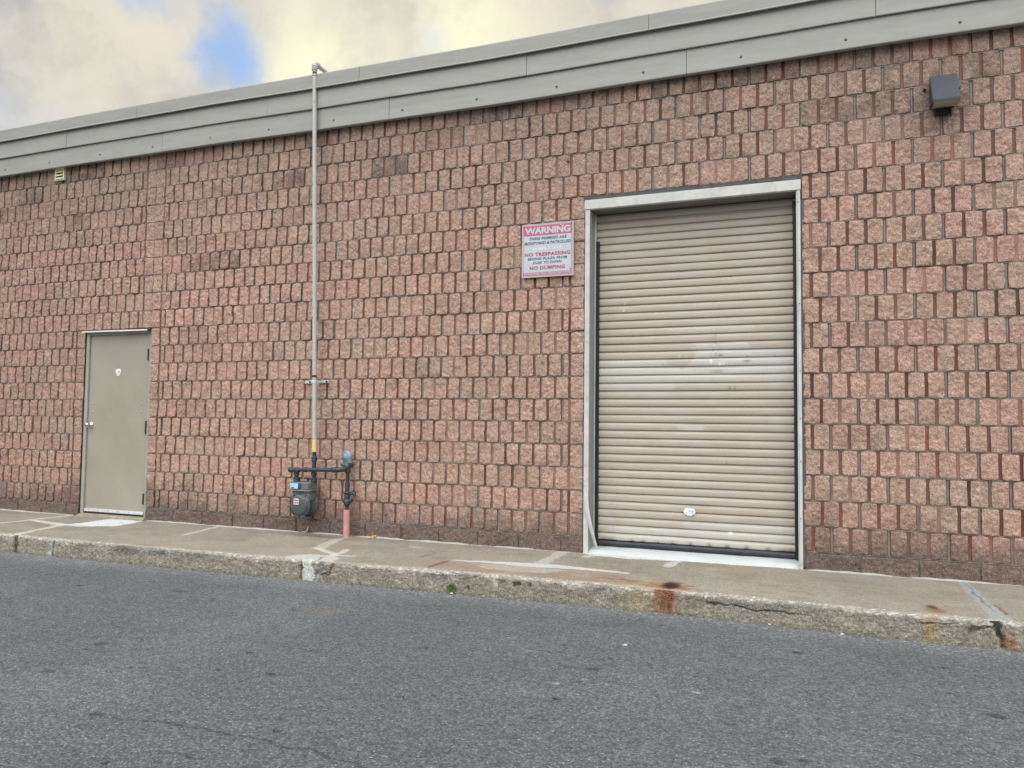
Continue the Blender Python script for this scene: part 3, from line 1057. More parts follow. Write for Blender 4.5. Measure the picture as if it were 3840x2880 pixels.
def put_text(mbx, s, cx, y, cz, w, h, mi, shear=0.0, bold=0.0, space=1.0, rot=0.0):
    x, z, fs = text_geo(s, w, h, shear, bold, space)
    c, sn = math.cos(rot), math.sin(rot)
    mbx.add([(cx + a * c - b * sn, y, cz + a * sn + b * c) for a, b in zip(x, z)], fs, mi)


def plate(mbx, pts, y0, y1, mi):
    """flat outline in xz, thickness y0..y1 (y0 is the front)"""
    n = len(pts)
    vs = [(x, y0, z) for x, z in pts] + [(x, y1, z) for x, z in pts]
    fs = [tuple(range(n)), tuple(range(2 * n - 1, n - 1, -1))]
    for i in range(n):
        j = (i + 1) % n
        fs.append((j, i, n + i, n + j))
    mbx.add(vs, fs, mi)


# sticker on the roller door
mb = MB()
cx, cz = 1.086, 0.381
o_ = [(-.040, .030), (-.015, .033), (.015, .033), (.038, .029), (.043, .019), (.049, .012), (.049, -.008), (.043, -.016), (.028, -.022), (.018, -.031), (0, -.035), (-.018, -.030), (-.03, -.022), (-.044, -.014), (-.050, -.004), (-.049, .012), (-.042, .019)]
plate(mb, [(cx + a, cz + b) for a, b in o_], 0.1865, 0.1885, 0)
put_text(mb, 'WORX', cx + 0.014, 0.1860, cz + 0.0055, 0.052, 0.013, 1, 0.1, 0.012)
mb.box(cx - 0.04, cx + 0.0, 0.1858, 0.1862, cz - 0.009, cz - 0.005, 2)
mb.box(cx + 0.012, cx + 0.042, 0.1858, 0.1862, cz - 0.011, cz - 0.007, 2)
mb.box(cx - 0.012, cx + 0.014, 0.1858, 0.1862, cz - 0.029, cz - 0.025, 2)
mb.build('sticker', [M_white, M_blueink, M_paleink], curtain)

# ------------------------------------------------------------------ personnel door
mb = MB()
mb.box(-5.838, -5.793, 0.018, 0.16, 0.0, 2.120, 0, 0.003)
mb.box(-4.884, -4.836, 0.034, 0.16, 0.0, 2.120, 0, 0.003)
mb.box(-5.7925, -4.8845, 0.018, 0.16, 2.086, 2.120, 0, 0.002)
dfr = mb.build('door_frame', M_dframe, B)
mb = MB()
mb.box(-5.7885, -4.8885, 0.040, 0.084, 0.050, 2.0825, 0, 0.002)
leaf = mb.build('door', M_leaf, B)
leaf['label'] = 'beige steel door closed in its frame'
mb = MB()
mb.box(-5.84, -4.83, 0.10, 0.16, 0.0, 2.13)
mb.build('door_stop', M_dark, B)
mb = MB()
mb.prism([(-0.045, 2.128), (-0.048, 2.112), (-0.044, 2.110), (-0.040, 2.124), (0.02, 2.134), (0.02, 2.138)], -5.842, -4.842, 12, 0, lambda x: 0.003 * math.sin(x * 3))
mb.build('drip_cap', paint('drip_cap_paint', (0.62, 0.60, 0.53), 0.45, 0, 0.1, 9.0), B)
mb = MB()
mb.prism([(0.034, 0.050), (0.030, 0.056), (0.030, 0.084), (0.039, 0.086), (0.039, 0.050)], -5.787, -4.890, 8, 0)
for x in np.linspace(-5.72, -4.95, 6):
    mb.lathe((x, 0.030, 0.070), (0, -1, 0), [(0, 0.005), (0.002, 0.004), (0.002, 0)], 10, 1)
mb.build('door_sweep', [M_alum, M_screw], leaf)
mb = MB()
mb.box(-5.786, -4.891, 0.044, 0.08, 0.030, 0.0495, 0)
mb.build('sweep_seal', paint('navy_rubber', (0.02, 0.025, 0.06), 0.5), leaf)
mb = MB()
mb.lathe((-5.738, 0.040, 1.045), (0, -1, 0), [(0, 0.034), (0.006, 0.033), (0.012, 0.026), (0.016, 0.013), (0.038, 0.012), (0.045, 0.020), (0.054, 0.027), (0.066, 0.028), (0.074, 0.022), (0.077, 0.010), (0.077, 0.0)], 24)
mb.build('door_knob', M_chrome, leaf)
mb = MB()
mb.box(-5.752, -5.732, 0.0385, 0.040, 0.995, 1.09, 0)
mb.build('scuff_plate', M_chrome, leaf) if False else None
for z0, z1 in ((1.79, 1.91), (0.96, 1.10), (0.175, 0.29)):
    mb = MB()
    mb.tube([(-4.893, 0.030, z0), (-4.893, 0.030, z1)], 0.009, 12)
    mb.tube([(-4.893, 0.030, z0 - 0.007), (-4.893, 0.030, z0 - 0.001)], 0.006, 10)
    mb.build('hinge', M_rust, leaf)
for (x, z) in ((-5.722, 1.296), (-5.720, 1.201), (-4.972, 1.297), (-4.974, 1.204)):
    mb = MB()
    mb.lathe((x, 0.040, z), (0, -1, 0), [(0, 0.011), (0.003, 0.010), (0.005, 0.005), (0.0055, 0)], 14)
    mb.build('rivet', paint('rivet_paint', (0.42, 0.40, 0.34), 0.35) if not bpy.data.materials.get('rivet_paint') else bpy.data.materials['rivet_paint'], leaf)
mb = MB()
cx, cz = -5.345, 1.652
o_ = [(-.040, .026), (-.036, .033), (-.022, .038), (0.0, .043), (.022, .038), (.036, .033), (.041, .024), (.041, .004), (.034, -.010), (.022, -.030), (0.0, -.045), (-.022, -.030), (-.034, -.012), (-.042, .002)]
plate(mb, [(cx + a, cz + b) for a, b in o_], 0.0383, 0.0398, 0)
put_text(mb, 'WORX', cx + 0.014, 0.0379, cz + 0.009, 0.040, 0.011, 1, 0.1, 0.015)
mb.box(cx - 0.036, cx + 0.03, 0.0376, 0.0380, cz - 0.005, cz - 0.001, 2)
plate(mb, [(cx - .004, cz - .034), (cx + .006, cz - .034), (cx + .001, cz - .020)], 0.0376, 0.0380, 2)
mb.build('sticker', [M_white, M_blueink, M_paleink], leaf)
mb = MB()
mb.box(-5.838, -4.834, 0.001, 0.03, 2.1395, 2.150)
mb.box(-5.8405, -5.8385, 0.004, 0.03, 0.03, 2.11)
mb.build('frame_gap_shade', M_dark, B)  # solid dark strips standing in for the shade above and left of the frame
# concrete sill under the door
mb = MB()
mb.prism([(-0.055, -0.01), (-0.050, 0.018), (-0.035, 0.026), (0.10, 0.030), (0.10, -0.01)], -5.80, -4.80, 10, 0)
mb.build('sill', paint('sill_concrete', (0.30, 0.275, 0.20), 0.95, 0, 0.25, 12.0, 0.05, 120, 0.5, (0.18, 0.19, 0.10)), B)


# ------------------------------------------------------------------ ground: sidewalk, kerb, road
KX = [-14, -5.2, -4, -2.6, -1.77, -0.82, -0.12, 1.02, 1.64, 2.1, 2.6, 3.19, 8]
KY = [-1.33, -1.334, -1.350, -1.318, -1.284, -1.243, -1.208, -1.194, -1.200, -1.235, -1.255, -1.245, -1.24]


def kerb_y(x):
    return np.interp(x, KX, KY)


ROADZ = -0.158


def seg_d(px, py, pts):
    d = np.full(px.shape, 1e9)
    for (x0, y0, w0), (x1, y1, w1) in zip(pts[:-1], pts[1:]):
        vx, vy = x1 - x0, y1 - y0
        L = vx * vx + vy * vy + 1e-12
        t = np.clip(((px - x0) * vx + (py - y0) * vy) / L, 0, 1)
        dd = np.hypot(px - x0 - t * vx, py - y0 - t * vy) - (w0 + (w1 - w0) * t)
        d = np.minimum(d, dd)
    return d


def inside(px, py, poly):
    r = np.zeros(px.shape, bool)
    n = len(poly)
    for i in range(n):
        x0, y0 = poly[i]
        x1, y1 = poly[(i + 1) % n]
        c = ((y0 > py) != (y1 > py)) & (px < (x1 - x0) * (py - y0) / (y1 - y0 + 1e-12) + x0)
        r ^= c
    return r.astype(float)


WHITE = np.array((0.53, 0.535, 0.51))
PALE = np.array((0.42, 0.415, 0.375))
TAN = np.array((0.272, 0.252, 0.208))


def blend(C, m, c):
    m = np.clip(m, 0, 1)[..., None]
    return C * (1 - m) + np.asarray(c) * m


# top
gx = np.concatenate([np.arange(-12.6, -7.6, 0.1), np.arange(-7.6, 4.4, 0.009), np.arange(4.4, 6.7, 0.1)])
gv = np.linspace(0, 1, 120)
GX, GV = np.meshgrid(gx, gv, indexing='ij')
y_in = 0.05
y_out = kerb_y(GX) + 0.022 + (fbm(GX * 9, GX * 0, 77, 3) - 0.5) * 0.012
GY = y_in + (y_out - y_in) * GV
GZ = (fbm(GX * 1.1, GY * 1.1, 4, 3) - 0.5) * 0.008 + (fbm(GX * 24, GY * 24, 5, 3) - 0.5) * 0.003
wx = GX + (fbm(GX * 7, GY * 7, 91, 4) - 0.5) * 0.09
wy = GY + (fbm(GX * 7, GY * 7, 95, 4) - 0.5) * 0.09
n_hi = fbm(GX * 30, GY * 30, 101, 3)
CT = np.ones(GX.shape + (3,)) * TAN
CT *= (0.78 + 0.44 * fbm(GX * 2.2, GY * 3.0, 111, 5, 0.65))[..., None]
CT *= (0.86 + 0.28 * fbm(GX * 22, GY * 22, 113, 4, 0.7))[..., None]
CT = blend(CT, sstep(0.5, 0.7, fbm(GX * 3.1, GY * 3.1, 121, 4)) * 0.4, (0.31, 0.265, 0.18))
CT = blend(CT, sstep(0.5, 0.7, fbm(GX * 5.1, GY * 8, 127, 4)) * 0.4, (0.19, 0.17, 0.14))
CT = blend(CT, sstep(1.9, 3.4, GX) * 0.25, (0.29, 0.27, 0.235))


def stroke(pts, c, amt=1.0, soft=0.012, warp=0.6):
    global CT
    px = GX + (wx - GX) * warp
    py = GY + (wy - GY) * warp
    d = seg_d(px, py, pts) + (n_hi - 0.5) * 0.02
    CT = blend(CT, sstep(soft, -soft * 0.3, d) * amt, c)


def fill(poly, c, amt=1.0, warp=0.8):
    global CT
    m = inside(GX + (wx - GX) * warp, GY + (wy - GY) * warp, poly) * amt * (0.75 + 0.4 * n_hi)
    CT = blend(CT, m, c)


# repaired joints in front of the plain door
stroke([(-5.98, -0.95, .012), (-5.94, -0.55, .03), (-5.93, -0.30, .025), (-5.92, -0.05, .03)], WHITE, .9)
stroke([(-5.94, -0.50, .03), (-5.62, -0.56, .04), (-5.30, -0.62, .05)], WHITE, .9)
stroke([(-5.30, -0.62, .05), (-5.18, -0.98, .03), (-5.06, -1.31, .03)], WHITE, .75)
fill([(-5.34, -.62), (-5.24, -.45), (-5.26, -.10), (-5.10, -.05), (-4.78, -.08), (-4.72, -.30), (-4.72, -.48), (-5.02, -.64)], np.array((0.60, 0.64, 0.65)), 1.0, .5)
stroke([(-5.3, -0.62, .045), (-5.05, -.60, .05)], WHITE, .9)
stroke([(-3.76, -0.05, .018), (-3.70, -0.35, .020), (-3.64, -0.66, .012)], WHITE, .8)
# repairs below the gas meter
stroke([(-2.15, -0.07, .03), (-2.10, -0.40, .05), (-2.0, -0.76, .06)], PALE, .85)
stroke([(-2.0, -0.76, .035), (-1.85, -0.87, .03), (-1.67, -0.99, .022)], WHITE, .8)
stroke([(-1.72, -0.75, .032), (-1.66, -1.02, .03)], WHITE, .75)
stroke([(-1.66, -1.02, .02), (-1.47, -0.97, .012)], WHITE, .8)
fill([(-2.0, -1.25), (-1.95, -1.10), (-1.70, -1.02), (-1.56, -1.10), (-1.50, -1.25), (-1.56, -1.30), (-1.9, -1.30)], WHITE, .75, .8)
stroke([(-1.66, -1.0, -.002), (-1.70, -1.12, .004), (-1.64, -1.28, .006)], (0.10, 0.095, 0.09), .9, .006)
stroke([(-1.07, -.47, .002), (-.96, -.51, .006), (-.975, -.80, .008)], (0.14, 0.125, 0.105), .9, .008, .3)
stroke([(-1.02, .05, .02), (-.97, -.5, .018)], (0.26, 0.235, 0.20), .6)
stroke([(-1.30, -.33, .02), (-1.22, -.36, .03)], PALE, .6)
stroke([(-.69, -.83, .012), (-.70, -1.0, .018), (-.715, -1.13, .016)], (0.17, 0.075, 0.05), .85, .015, .5)
# long smear and joint left of the roller door
stroke([(-.66, -.77, .008), (-.40, -.75, .035), (-.07, -.72, .075), (.16, -.69, .070), (.42, -.70, .045), (.76, -.73, .018)], WHITE, .95)
stroke([(.03, .12, .055), (.03, -.25, .045), (.035, -.60, .055)], PALE, .9)
fill([(-.42, -.84), (-.07, -.80), (.30, -.80), (.20, -.98), (-.05, -1.05), (-.35, -.98)], PALE, .6)
fill([(.24, -.10), (.34, -.05), (.30, -.20), (.24, -.22)], WHITE, .7)
# rusty stretch near the nosing
rs = sstep(0.42, 0.62, fbm(GX * 6, GY * 14, 131, 4)) * np.exp(-((GY + 1.03) / 0.13) ** 2) * sstep(-0.75, -0.5, GX) * sstep(1.6, 1.1, GX)
CT = blend(CT, rs * 0.55, (0.34, 0.19, 0.10))
rs2 = sstep(0.5, 0.58, fbm(GX * 9, GY * 30, 133, 4)) * np.exp(-((GY + 0.95) / 0.09) ** 2) * sstep(0.5, 0.62, GX) * sstep(0.95, 0.85, GX)
CT = blend(CT, rs2 * 0.8, (0.17, 0.085, 0.06))
# painted spill in front of the roller door
fill([(.08, .2), (.12, .02), (.34, -.085), (.62, -.10), (1.05, -.03), (1.35, -.01), (1.76, 0.0), (2.04, .02), (2.2, .06), (2.2, .2)], np.array((0.58, 0.63, 0.64)), 1.0, .35)
stroke([(.98, -.30, .035), (1.0, -.16, .045), (1.03, -.05, .02)], WHITE, .75)
# rust spots
dsp = np.hypot((wx - 1.135) / 0.72, (wy + 1.02) / 1.35)
CT = blend(CT, sstep(0.24, 0.03, np.hypot((wx - 1.12) / 0.95, wy + 1.08)) * 0.8, (0.24, 0.115, 0.05))
CT = blend(CT, sstep(0.135, 0.05, dsp), (0.035, 0.016, 0.013))
stroke([(1.24, -1.0, .006), (1.29, -1.0, .010)], (0.12, 0.06, 0.04), .8, .01, .3)
CT = blend(CT, sstep(0.085, 0.015, np.hypot(wx - 2.745, (wy + 1.08) / 1.8)) * 0.8, (0.22, 0.10, 0.05))
CT = blend(CT, sstep(0.045, 0.015, np.hypot(wx - 2.75, (wy + 1.02) / 1.4)), (0.085, 0.035, 0.025))
stroke([(3.13, -.80, .012), (3.15, -1.05, .012)], (0.18, 0.06, 0.045), .8)
bs_ = np.exp(-((GX + 2.45) / 0.38) ** 2 - ((GY + 0.17) / 0.06) ** 2)
CT = blend(CT, bs_ * 0.8, (0.15, 0.10, 0.065))
CT = blend(CT, np.exp(-((GX + 1.95) / 0.25) ** 2 - ((GY + 0.12) / 0.05) ** 2) * 0.5, (0.30, 0.19, 0.09))
# grey sealed joint with a crack on the right
stroke([(3.08, .05, .030), (3.08, -.34, .035), (3.075, -.65, .035), (3.09, -.90, .045), (3.09, -1.24, .060)], (0.30, 0.325, 0.325), .95)
stroke([(3.085, -.12, -.002), (3.095, -.30, .002), (3.075, -.50, .002), (3.085, -.8, .003), (3.10, -1.0, .0)], (0.12, 0.12, 0.12), .9, .006, .5)
# white caulk line along the wall
cw = sstep(0.010, 0.004, np.abs(GY + 0.010 + (fbm(GX * 5, GX * 0, 141, 3) - 0.5) * 0.018)) * (sstep(0.30, 0.42, fbm(GX * 2.2, GX * 0, 143, 3)))
CT = blend(CT, cw * 0.9, (0.62, 0.63, 0.60))
# worn pale aggregate on the nosing
edge_d = (GY - y_out)
CT = blend(CT, sstep(0.05, 0.0, edge_d + (n_hi - 0.5) * 0.06) * 0.4, (0.42, 0.40, 0.35))
CT = blend(CT, sstep(0.62, 0.7, fbm(GX * 60, GY * 60, 151, 2)) * sstep(0.05, 0.0, edge_d) * 0.8, (0.62, 0.60, 0.55))
GZ = GZ - 0.006 * sstep(0.03, 0.0, edge_d)
for cx_, cy_, r_, c_ in ((0.35, -.4, .02, (.22, .2, .17)), (1.8, -.45, .02, (.22, .2, .17)), (-3.2, -.8, .015, (.2, .18, .15)), (-4.2, -1.0, .015, (.6, .6, .56)), (-2.68, -.3, .012, (.6, .58, .5))):
    CT = blend(CT, sstep(r_, r_ * .5, np.hypot(GX - cx_, (GY - cy_) * .6)), c_)
walk = link('sidewalk', np_mesh('sidewalk', np.stack([GX, GY, GZ], -1), grid_quads(len(gx), len(gv))[:, ::-1], CT), M_walk)
tag(walk, kind='structure')

# kerb: nose + face
kv = np.linspace(0, 1, 44)
KGX, KV = np.meshgrid(gx, kv, indexing='ij')
yo = kerb_y(KGX)
ytop = y_out[:, -1][:, None] * np.ones_like(KV)
ztop = GZ[:, -1][:, None] * np.ones_like(KV)
# path: rounded nose (first 25 percent), then down the face
tn = np.clip(KV / 0.25, 0, 1)
tf = np.clip((KV - 0.25) / 0.75, 0, 1)
KY_ = ytop + (yo - ytop) * np.sin(tn * math.pi / 2) - 0.012 * tf
KZ = ztop - 0.022 * (1 - np.cos(tn * math.pi / 2)) - (0.022 * 0 + (0.158 - 0.028)) * tf
KZ[:, -1] -= 0.02
S_ = KV * 0.17
rf = (fbm(KGX * 14, S_ * 13, 161, 5, 0.62) - 0.5) * 0.022 + (fbm(KGX * 70, S_ * 70, 165, 2) - 0.5) * 0.010
rf = rf * np.clip(KV * 6, 0, 1)
CK = np.ones(KGX.shape + (3,)) * np.array((0.245, 0.226, 0.186))
CK *= (0.78 + 0.44 * fbm(KGX * 13, S_ * 11, 171, 4))[..., None]
CK *= (0.72 + 0.56 * fbm(KGX * 75, S_ * 75, 172, 2))[..., None]
CK = blend(CK, sstep(0.5, 0.72, fbm(KGX * 2.2, S_ * 5, 173, 3)) * 0.4, (0.24, 0.21, 0.15))
top_w = sstep(0.40, 0.08, KV + (fbm(KGX * 8, S_ * 9, 175, 4) - 0.5) * 0.5)
CK = blend(CK, top_w * 0.5, (0.40, 0.385, 0.34))
CK = blend(CK, sstep(0.58, 0.66, fbm(KGX * 55, S_ * 60, 177, 2)) * top_w * 0.8, (0.56, 0.545, 0.50))
dkp = sstep(0.5, 0.62, fbm(KGX * 3.0, S_ * 6, 179, 4)) * sstep(0.7, 0.2, KV) * 0.45
CK = blend(CK, dkp, (0.12, 0.12, 0.105))
CK = blend(CK, sstep(0.80, 1.0, KV + (fbm(KGX * 9, S_, 181, 3) - .5) * .2) * 0.45, (0.15, 0.15, 0.09))
KZ0 = KZ
kx = KGX + (fbm(KGX * 25, S_ * 25, 183, 3) - 0.5) * 0.03
kz = KZ + (fbm(KGX * 25, S_ * 25, 187, 3) - 0.5) * 0.03


def kline(pts, c, amt=1.0, soft=0.006, depth=0.0):
    global CK, rf
    d = seg_d(kx, kz, pts)
    m = sstep(soft, 0, d)
    CK = blend(CK, m * amt, c)
    rf = rf - depth * m


# joints and gaps in the face
kline([(-5.03, 0.0, .015), (-5.015, -.09, .022), (-5.02, -.17, .016)], (0.08, 0.055, 0.04), .9, .02, .012)
kline([(-4.52, 0.0, .022), (-4.51, -.09, .028), (-4.53, -.17, .030)], (0.33, 0.35, 0.32), .9, .02)
kline([(-4.50, -.02, .004), (-4.505, -.16, .004)], (0.06, 0.07, 0.065), .9, .008, .01)
CK = blend(CK, np.exp(-((KGX + 3.60) / 0.12) ** 2 - ((KZ + 0.035) / 0.04) ** 2) * 0.8, (0.085, 0.088, 0.085))
CK = blend(CK, np.exp(-((KGX + 3.2) / 0.09) ** 2 - ((KZ + 0.03) / 0.03) ** 2) * 0.7, (0.095, 0.098, 0.095))
# white patched block below the meter, broken beside it
m = sstep(-1.775, -1.762, kx) * sstep(-1.645, -1.665, kx + (KZ + 0.08) * 0.35)
CK = blend(CK, m * (0.7 + 0.5 * fbm(KGX * 20, S_ * 20, 198, 3)), (0.50, 0.52, 0.49))
rf = rf * (1 - 0.7 * m)
kline([(-1.785, -.02, .004), (-1.782, -.16, .008)], (0.17, 0.085, 0.03), .95, .008, .012)
kline([(-1.60, 0.0, .022), (-1.605, -.06, .020), (-1.64, -.12, .004), (-1.66, -.16, .003)], (0.17, 0.185, 0.195), .9, .008, .014)
kline([(-1.60, -.10, .005), (-1.52, -.10, .003)], (0.07, 0.065, 0.06), .9, .006, .008)
kline([(-1.50, -.02, .006), (-1.51, -.09, .006)], (0.09, 0.065, 0.05), .9, .01, .01)
kline([(-.115, -.01, .010), (-.12, -.16, .010)], (0.40, 0.39, 0.35), .7, .012)
kline([(-.12, -.12, .002), (-.115, -.16, .003)], (0.06, 0.06, 0.055), .9, .006, .006)
kline([(.03, -.055, .012), (.07, -.05, .004)], (0.06, 0.035, 0.03), .9, .01, .008)
kline([(.145, -.055, .008), (.15, -.05, .006)], (0.05, 0.045, 0.045), .9, .01, .008)
kline([(-.33, -.105, .008), (-.32, -.11, .004)], (0.07, 0.055, 0.045), .9, .01, .006)
CK = blend(CK, sstep(0.45, 0.6, fbm(KGX * 14, S_ * 40, 191, 4)) * np.exp(-((KGX + 0.40) / 0.3) ** 2 - ((KZ + 0.035) / 0.03) ** 2) * 0.75, (0.10, 0.105, 0.10))
# big rust run
rn_ = (fbm(KGX * 34, S_ * 9, 199, 4) - 0.5)
rr = np.exp(-np.abs((kx + rn_ * .10 - 1.13) / 0.078) ** 3.0)
rr = rr * (0.35 + 1.0 * fbm(KGX * 38, S_ * 10, 193, 4)) * (1.0 - 0.35 * sstep(0.55, 1.0, KV))
CK = blend(CK, np.clip(rr * 1.25, 0, 1), np.array((0.20, 0.068, 0.020)))
CK = blend(CK, rr * sstep(.45, .1, KV), (0.13, 0.040, 0.016))
CK = blend(CK, rr * sstep(.35, .8, KV) * .5, (0.13, 0.085, 0.03))
CK = blend(CK, rr * sstep(0.5, 0.62, fbm(KGX * 40, S_ * 40, 195, 3)) * 0.7, (0.13, 0.05, 0.02))
CK = blend(CK, np.exp(-((KGX - 0.95) / 0.13) ** 2) * 0.35, (0.30, 0.235, 0.09))
rr = np.exp(-((kx - 2.715) / 0.04) ** 2) * (0.4 + 0.5 * fbm(KGX * 30, S_ * 12, 197, 3))
CK = blend(CK, rr, (0.30, 0.20, 0.075))
# long crack with undercut shadow
kline([(1.40, -.060, .004), (1.45, -.063, .006), (1.50, -.068, .001), (1.60, -.064, .0), (1.70, -.080, .001), (1.80, -.070, .001), (1.93, -.074, .0), (2.05, -.068, -.002)], (0.05, 0.05, 0.045), .85, .007, .012)
CK = blend(CK, np.exp(-((KGX - 1.6) / 0.3) ** 2 - ((KZ + 0.045) / 0.022) ** 2) * 0.55, (0.15, 0.155, 0.15))
kline([(2.66, -.05, .002), (2.74, -.052, .002), (2.85, -.035, .001)], (0.07, 0.07, 0.06), .9, .005, .006)
kline([(3.05, -.01, .020), (3.065, -.05, .016), (3.08, -.10, .008), (3.09, -.15, .004)], (0.035, 0.035, 0.03), .95, .012, .02)
kline([(2.92, -.06, .010), (3.0, -.045, .003), (3.05, -.03, .003)], (0.07, 0.07, 0.06), .85, .008, .008)
CK = blend(CK, np.exp(-((kx - 3.125) / 0.035) ** 2 - ((kz + 0.115) / 0.035) ** 2) * 0.9, (0.26, 0.12, 0.035))
Yk = KY_ - rf
Yk[:, 0] = ytop[:, 0]
kerb = link('kerb', np_mesh('kerb', np.stack([KGX, Yk, KZ], -1), grid_quads(len(gx), len(kv))[:, ::-1], CK), M_kerb)
tag(kerb, kind='structure')

# road near the kerb, modelled finely
rx = np.concatenate([np.arange(-12.6, -7.8, 0.15), np.arange(-7.8, 4.6, 0.0105), np.arange(4.6, 8.0, 0.15)])
ry = np.concatenate([np.arange(-9.0, -4.7, 0.12), np.arange(-4.7, -1.10, 0.0125)])
RX, RY = np.meshgrid(rx, ry, indexing='ij')
RZ = ROADZ + (fbm(RX * 0.5, RY * 0.5, 201, 3) - 0.5) * 0.012 + (fbm(RX * 30, RY * 30, 203, 2, 0.7) - 0.5) * 0.003
ACOL = np.array((0.127, 0.140, 0.150))
CR = np.ones(RX.shape + (3,)) * ACOL
CR *= (0.84 + 0.32 * fbm(RX * 0.8, RY * 0.8, 205, 5))[..., None]
CR *= (0.92 + 0.16 * fbm(RX * 3.1, RY * 5, 206, 3))[..., None]
CR *= (1 + (fbm(RX * 16, RY * 22, 207, 3) - 0.5) * 0.25)[..., None]
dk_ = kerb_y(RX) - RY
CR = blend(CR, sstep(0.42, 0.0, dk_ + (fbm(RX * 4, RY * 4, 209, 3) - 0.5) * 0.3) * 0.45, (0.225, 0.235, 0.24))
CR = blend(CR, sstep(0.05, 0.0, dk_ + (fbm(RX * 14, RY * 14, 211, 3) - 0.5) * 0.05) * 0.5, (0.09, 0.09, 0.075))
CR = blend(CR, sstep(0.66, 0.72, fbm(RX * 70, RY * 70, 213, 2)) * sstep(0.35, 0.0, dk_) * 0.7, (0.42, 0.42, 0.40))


def spot(x, y, r, c=(0.03, 0.032, 0.036), amt=0.95, asp=1.0, ang=0.0, dep=0.0):
    global CR, RZ
    i0, i1 = np.searchsorted(rx, (x - 4 * r * max(asp, 1), x + 4 * r * max(asp, 1)))
    j0, j1 = np.searchsorted(ry, (y - 4 * r, y + 4 * r))
    X_, Y_ = RX[i0:i1, j0:j1] - x, RY[i0:i1, j0:j1] - y
    if X_.size == 0: return
    ca, sa = math.cos(ang), math.sin(ang)
    a_, b_ = (X_ * ca + Y_ * sa) / asp, -X_ * sa + Y_ * ca
    d = np.hypot(a_, b_) * (1 + (fbm(X_ * 40 + x * 9, Y_ * 40, 215, 2) - 0.5) * 0.8)
    m = sstep(r * 1.15, r * 0.7, d) * amt
    CR[i0:i1, j0:j1] = blend(CR[i0:i1, j0:j1], m, c)
    RZ[i0:i1, j0:j1] -= m * dep


sp = [(-2.444, -1.619, .03, 2.0, .5), (-2.321, -2.009, .05, 2.2, .65), (-2.534, -3.026, .025, 1.5, .6), (-1.71, -3.223, .045, 1.3, .6), (-0.827, -3.021, .024, 1.4, .9), (-0.782, -3.32, .018, 1.5, .95),
      (-0.487, -3.267, .024, 1.8, .85), (-1.533, -3.68, .045, 1.4, .6), (-0.816, -4.001, .035, 1.6, .7), (-0.072, -3.731, .025, 1.3, .6), (0.002, -3.849, .02, 1.5, .8), (-0.384, -4.334, .018, 1.2, .95),
      (-1.21, -3.465, .016, 1.2, .8), (-1.229, -3.379, .016, 1.6, .6), (-1.519, -2.366, .018, 1.8, .95), (0.405, -3.223, .016, 1.5, .95), (0.947, -3.044, .021, 1.5, 1.0), (0.994, -2.547, .035, 1.8, .7), (0.87, -2.56, .03, 2.4, .4),
      (0.911, -3.303, .022, 1.3, .6), (0.014, -2.558, .015, 1.4, .9), (1.979, -1.808, .032, 1.4, .9), (2.711, -1.789, .022, 1.6, .9), (2.822, -2.474, .05, 1.3, .7), (1.939, -3.344, .035, 1.3, .6), (2.461, -2.012, .04, 1.6, .35),
      (1.724, -3.032, .025, 1.5, .5), (0.99, -2.78, .03, 1.0, .45)]
for (x, y, r, a_, am) in sp: spot(x, y, r * 0.72, amt=am, asp=a_, ang=0.15)
spot(-1.003, -2.081, .11, (0.17, 0.16, 0.14), .6, 1.3)
for (x, y, r) in ((1.049, -2.059, .013), (0.874, -2.837, .014), (1.541, -2.695, .016), (1.0, -2.72, .009)): spot(x, y, r, (0.36, 0.37, 0.37), .6, 1.5)
rs_ = random.Random(5)
for i in range(230):
    x, y = rs_.uniform(-7.5, 4.2), rs_.uniform(-4.6, -1.5)
    r = abs(rs_.gauss(0, 0.006)) + 0.007
    spot(x, y, r, (0.045, 0.047, 0.052) if rs_.random() < .8 else (0.13, 0.105, 0.09), rs_.uniform(.3, .8), rs_.uniform(1, 2.4), rs_.uniform(-.6, .6))
ckx = RX + (fbm(RX * 9, RY * 9, 217, 3) - 0.5) * 0.06
cky = RY + (fbm(RX * 9, RY * 9, 219, 3) - 0.5) * 0.06
for pts, am in (([(-.75, -4.0, 0), (-.63, -3.987, .001), (-.48, -3.944, .002), (-.36, -3.964, .002), (-.26, -3.946, .002), (-.13, -3.952, .002), (.01, -3.941, .003), (.165, -3.947, .003), (.30, -3.958, .003), (.394, -3.971, .003), (.6, -4.0, .002), (.9, -4.03, .001)], .75),
                ([(-.275, -4.194, .001), (-.158, -4.174, .002), (-.03, -4.15, .002)], .6), ([(0.4, -4.25, .001), (.62, -4.20, .002), (.9, -4.22, .002), (1.2, -4.15, .001)], .45)):
    CR = blend(CR, sstep(0.008, 0.0, seg_d(ckx, cky, pts)) * am, (0.035, 0.036, 0.04))
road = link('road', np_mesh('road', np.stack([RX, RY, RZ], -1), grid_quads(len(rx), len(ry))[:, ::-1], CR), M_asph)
tag(road, kind='structure')

# the same asphalt running on to the horizon, just under the fine sheet
def flat(name, x0, x1, y0, y1, z, n=2):
    a, b_ = np.linspace(x0, x1, n), np.linspace(y0, y1, n)
    A, Bq = np.meshgrid(a, b_, indexing='ij')
    return np_mesh(name, np.stack([A, Bq, A * 0 + z], -1), grid_quads(n, n)[:, ::-1], np.ones(A.shape + (3,)) * ACOL)


tag(link('ground', flat('ground', -300, 300, -300, 300, ROADZ - 0.014, 3), M_asph), kind='structure')

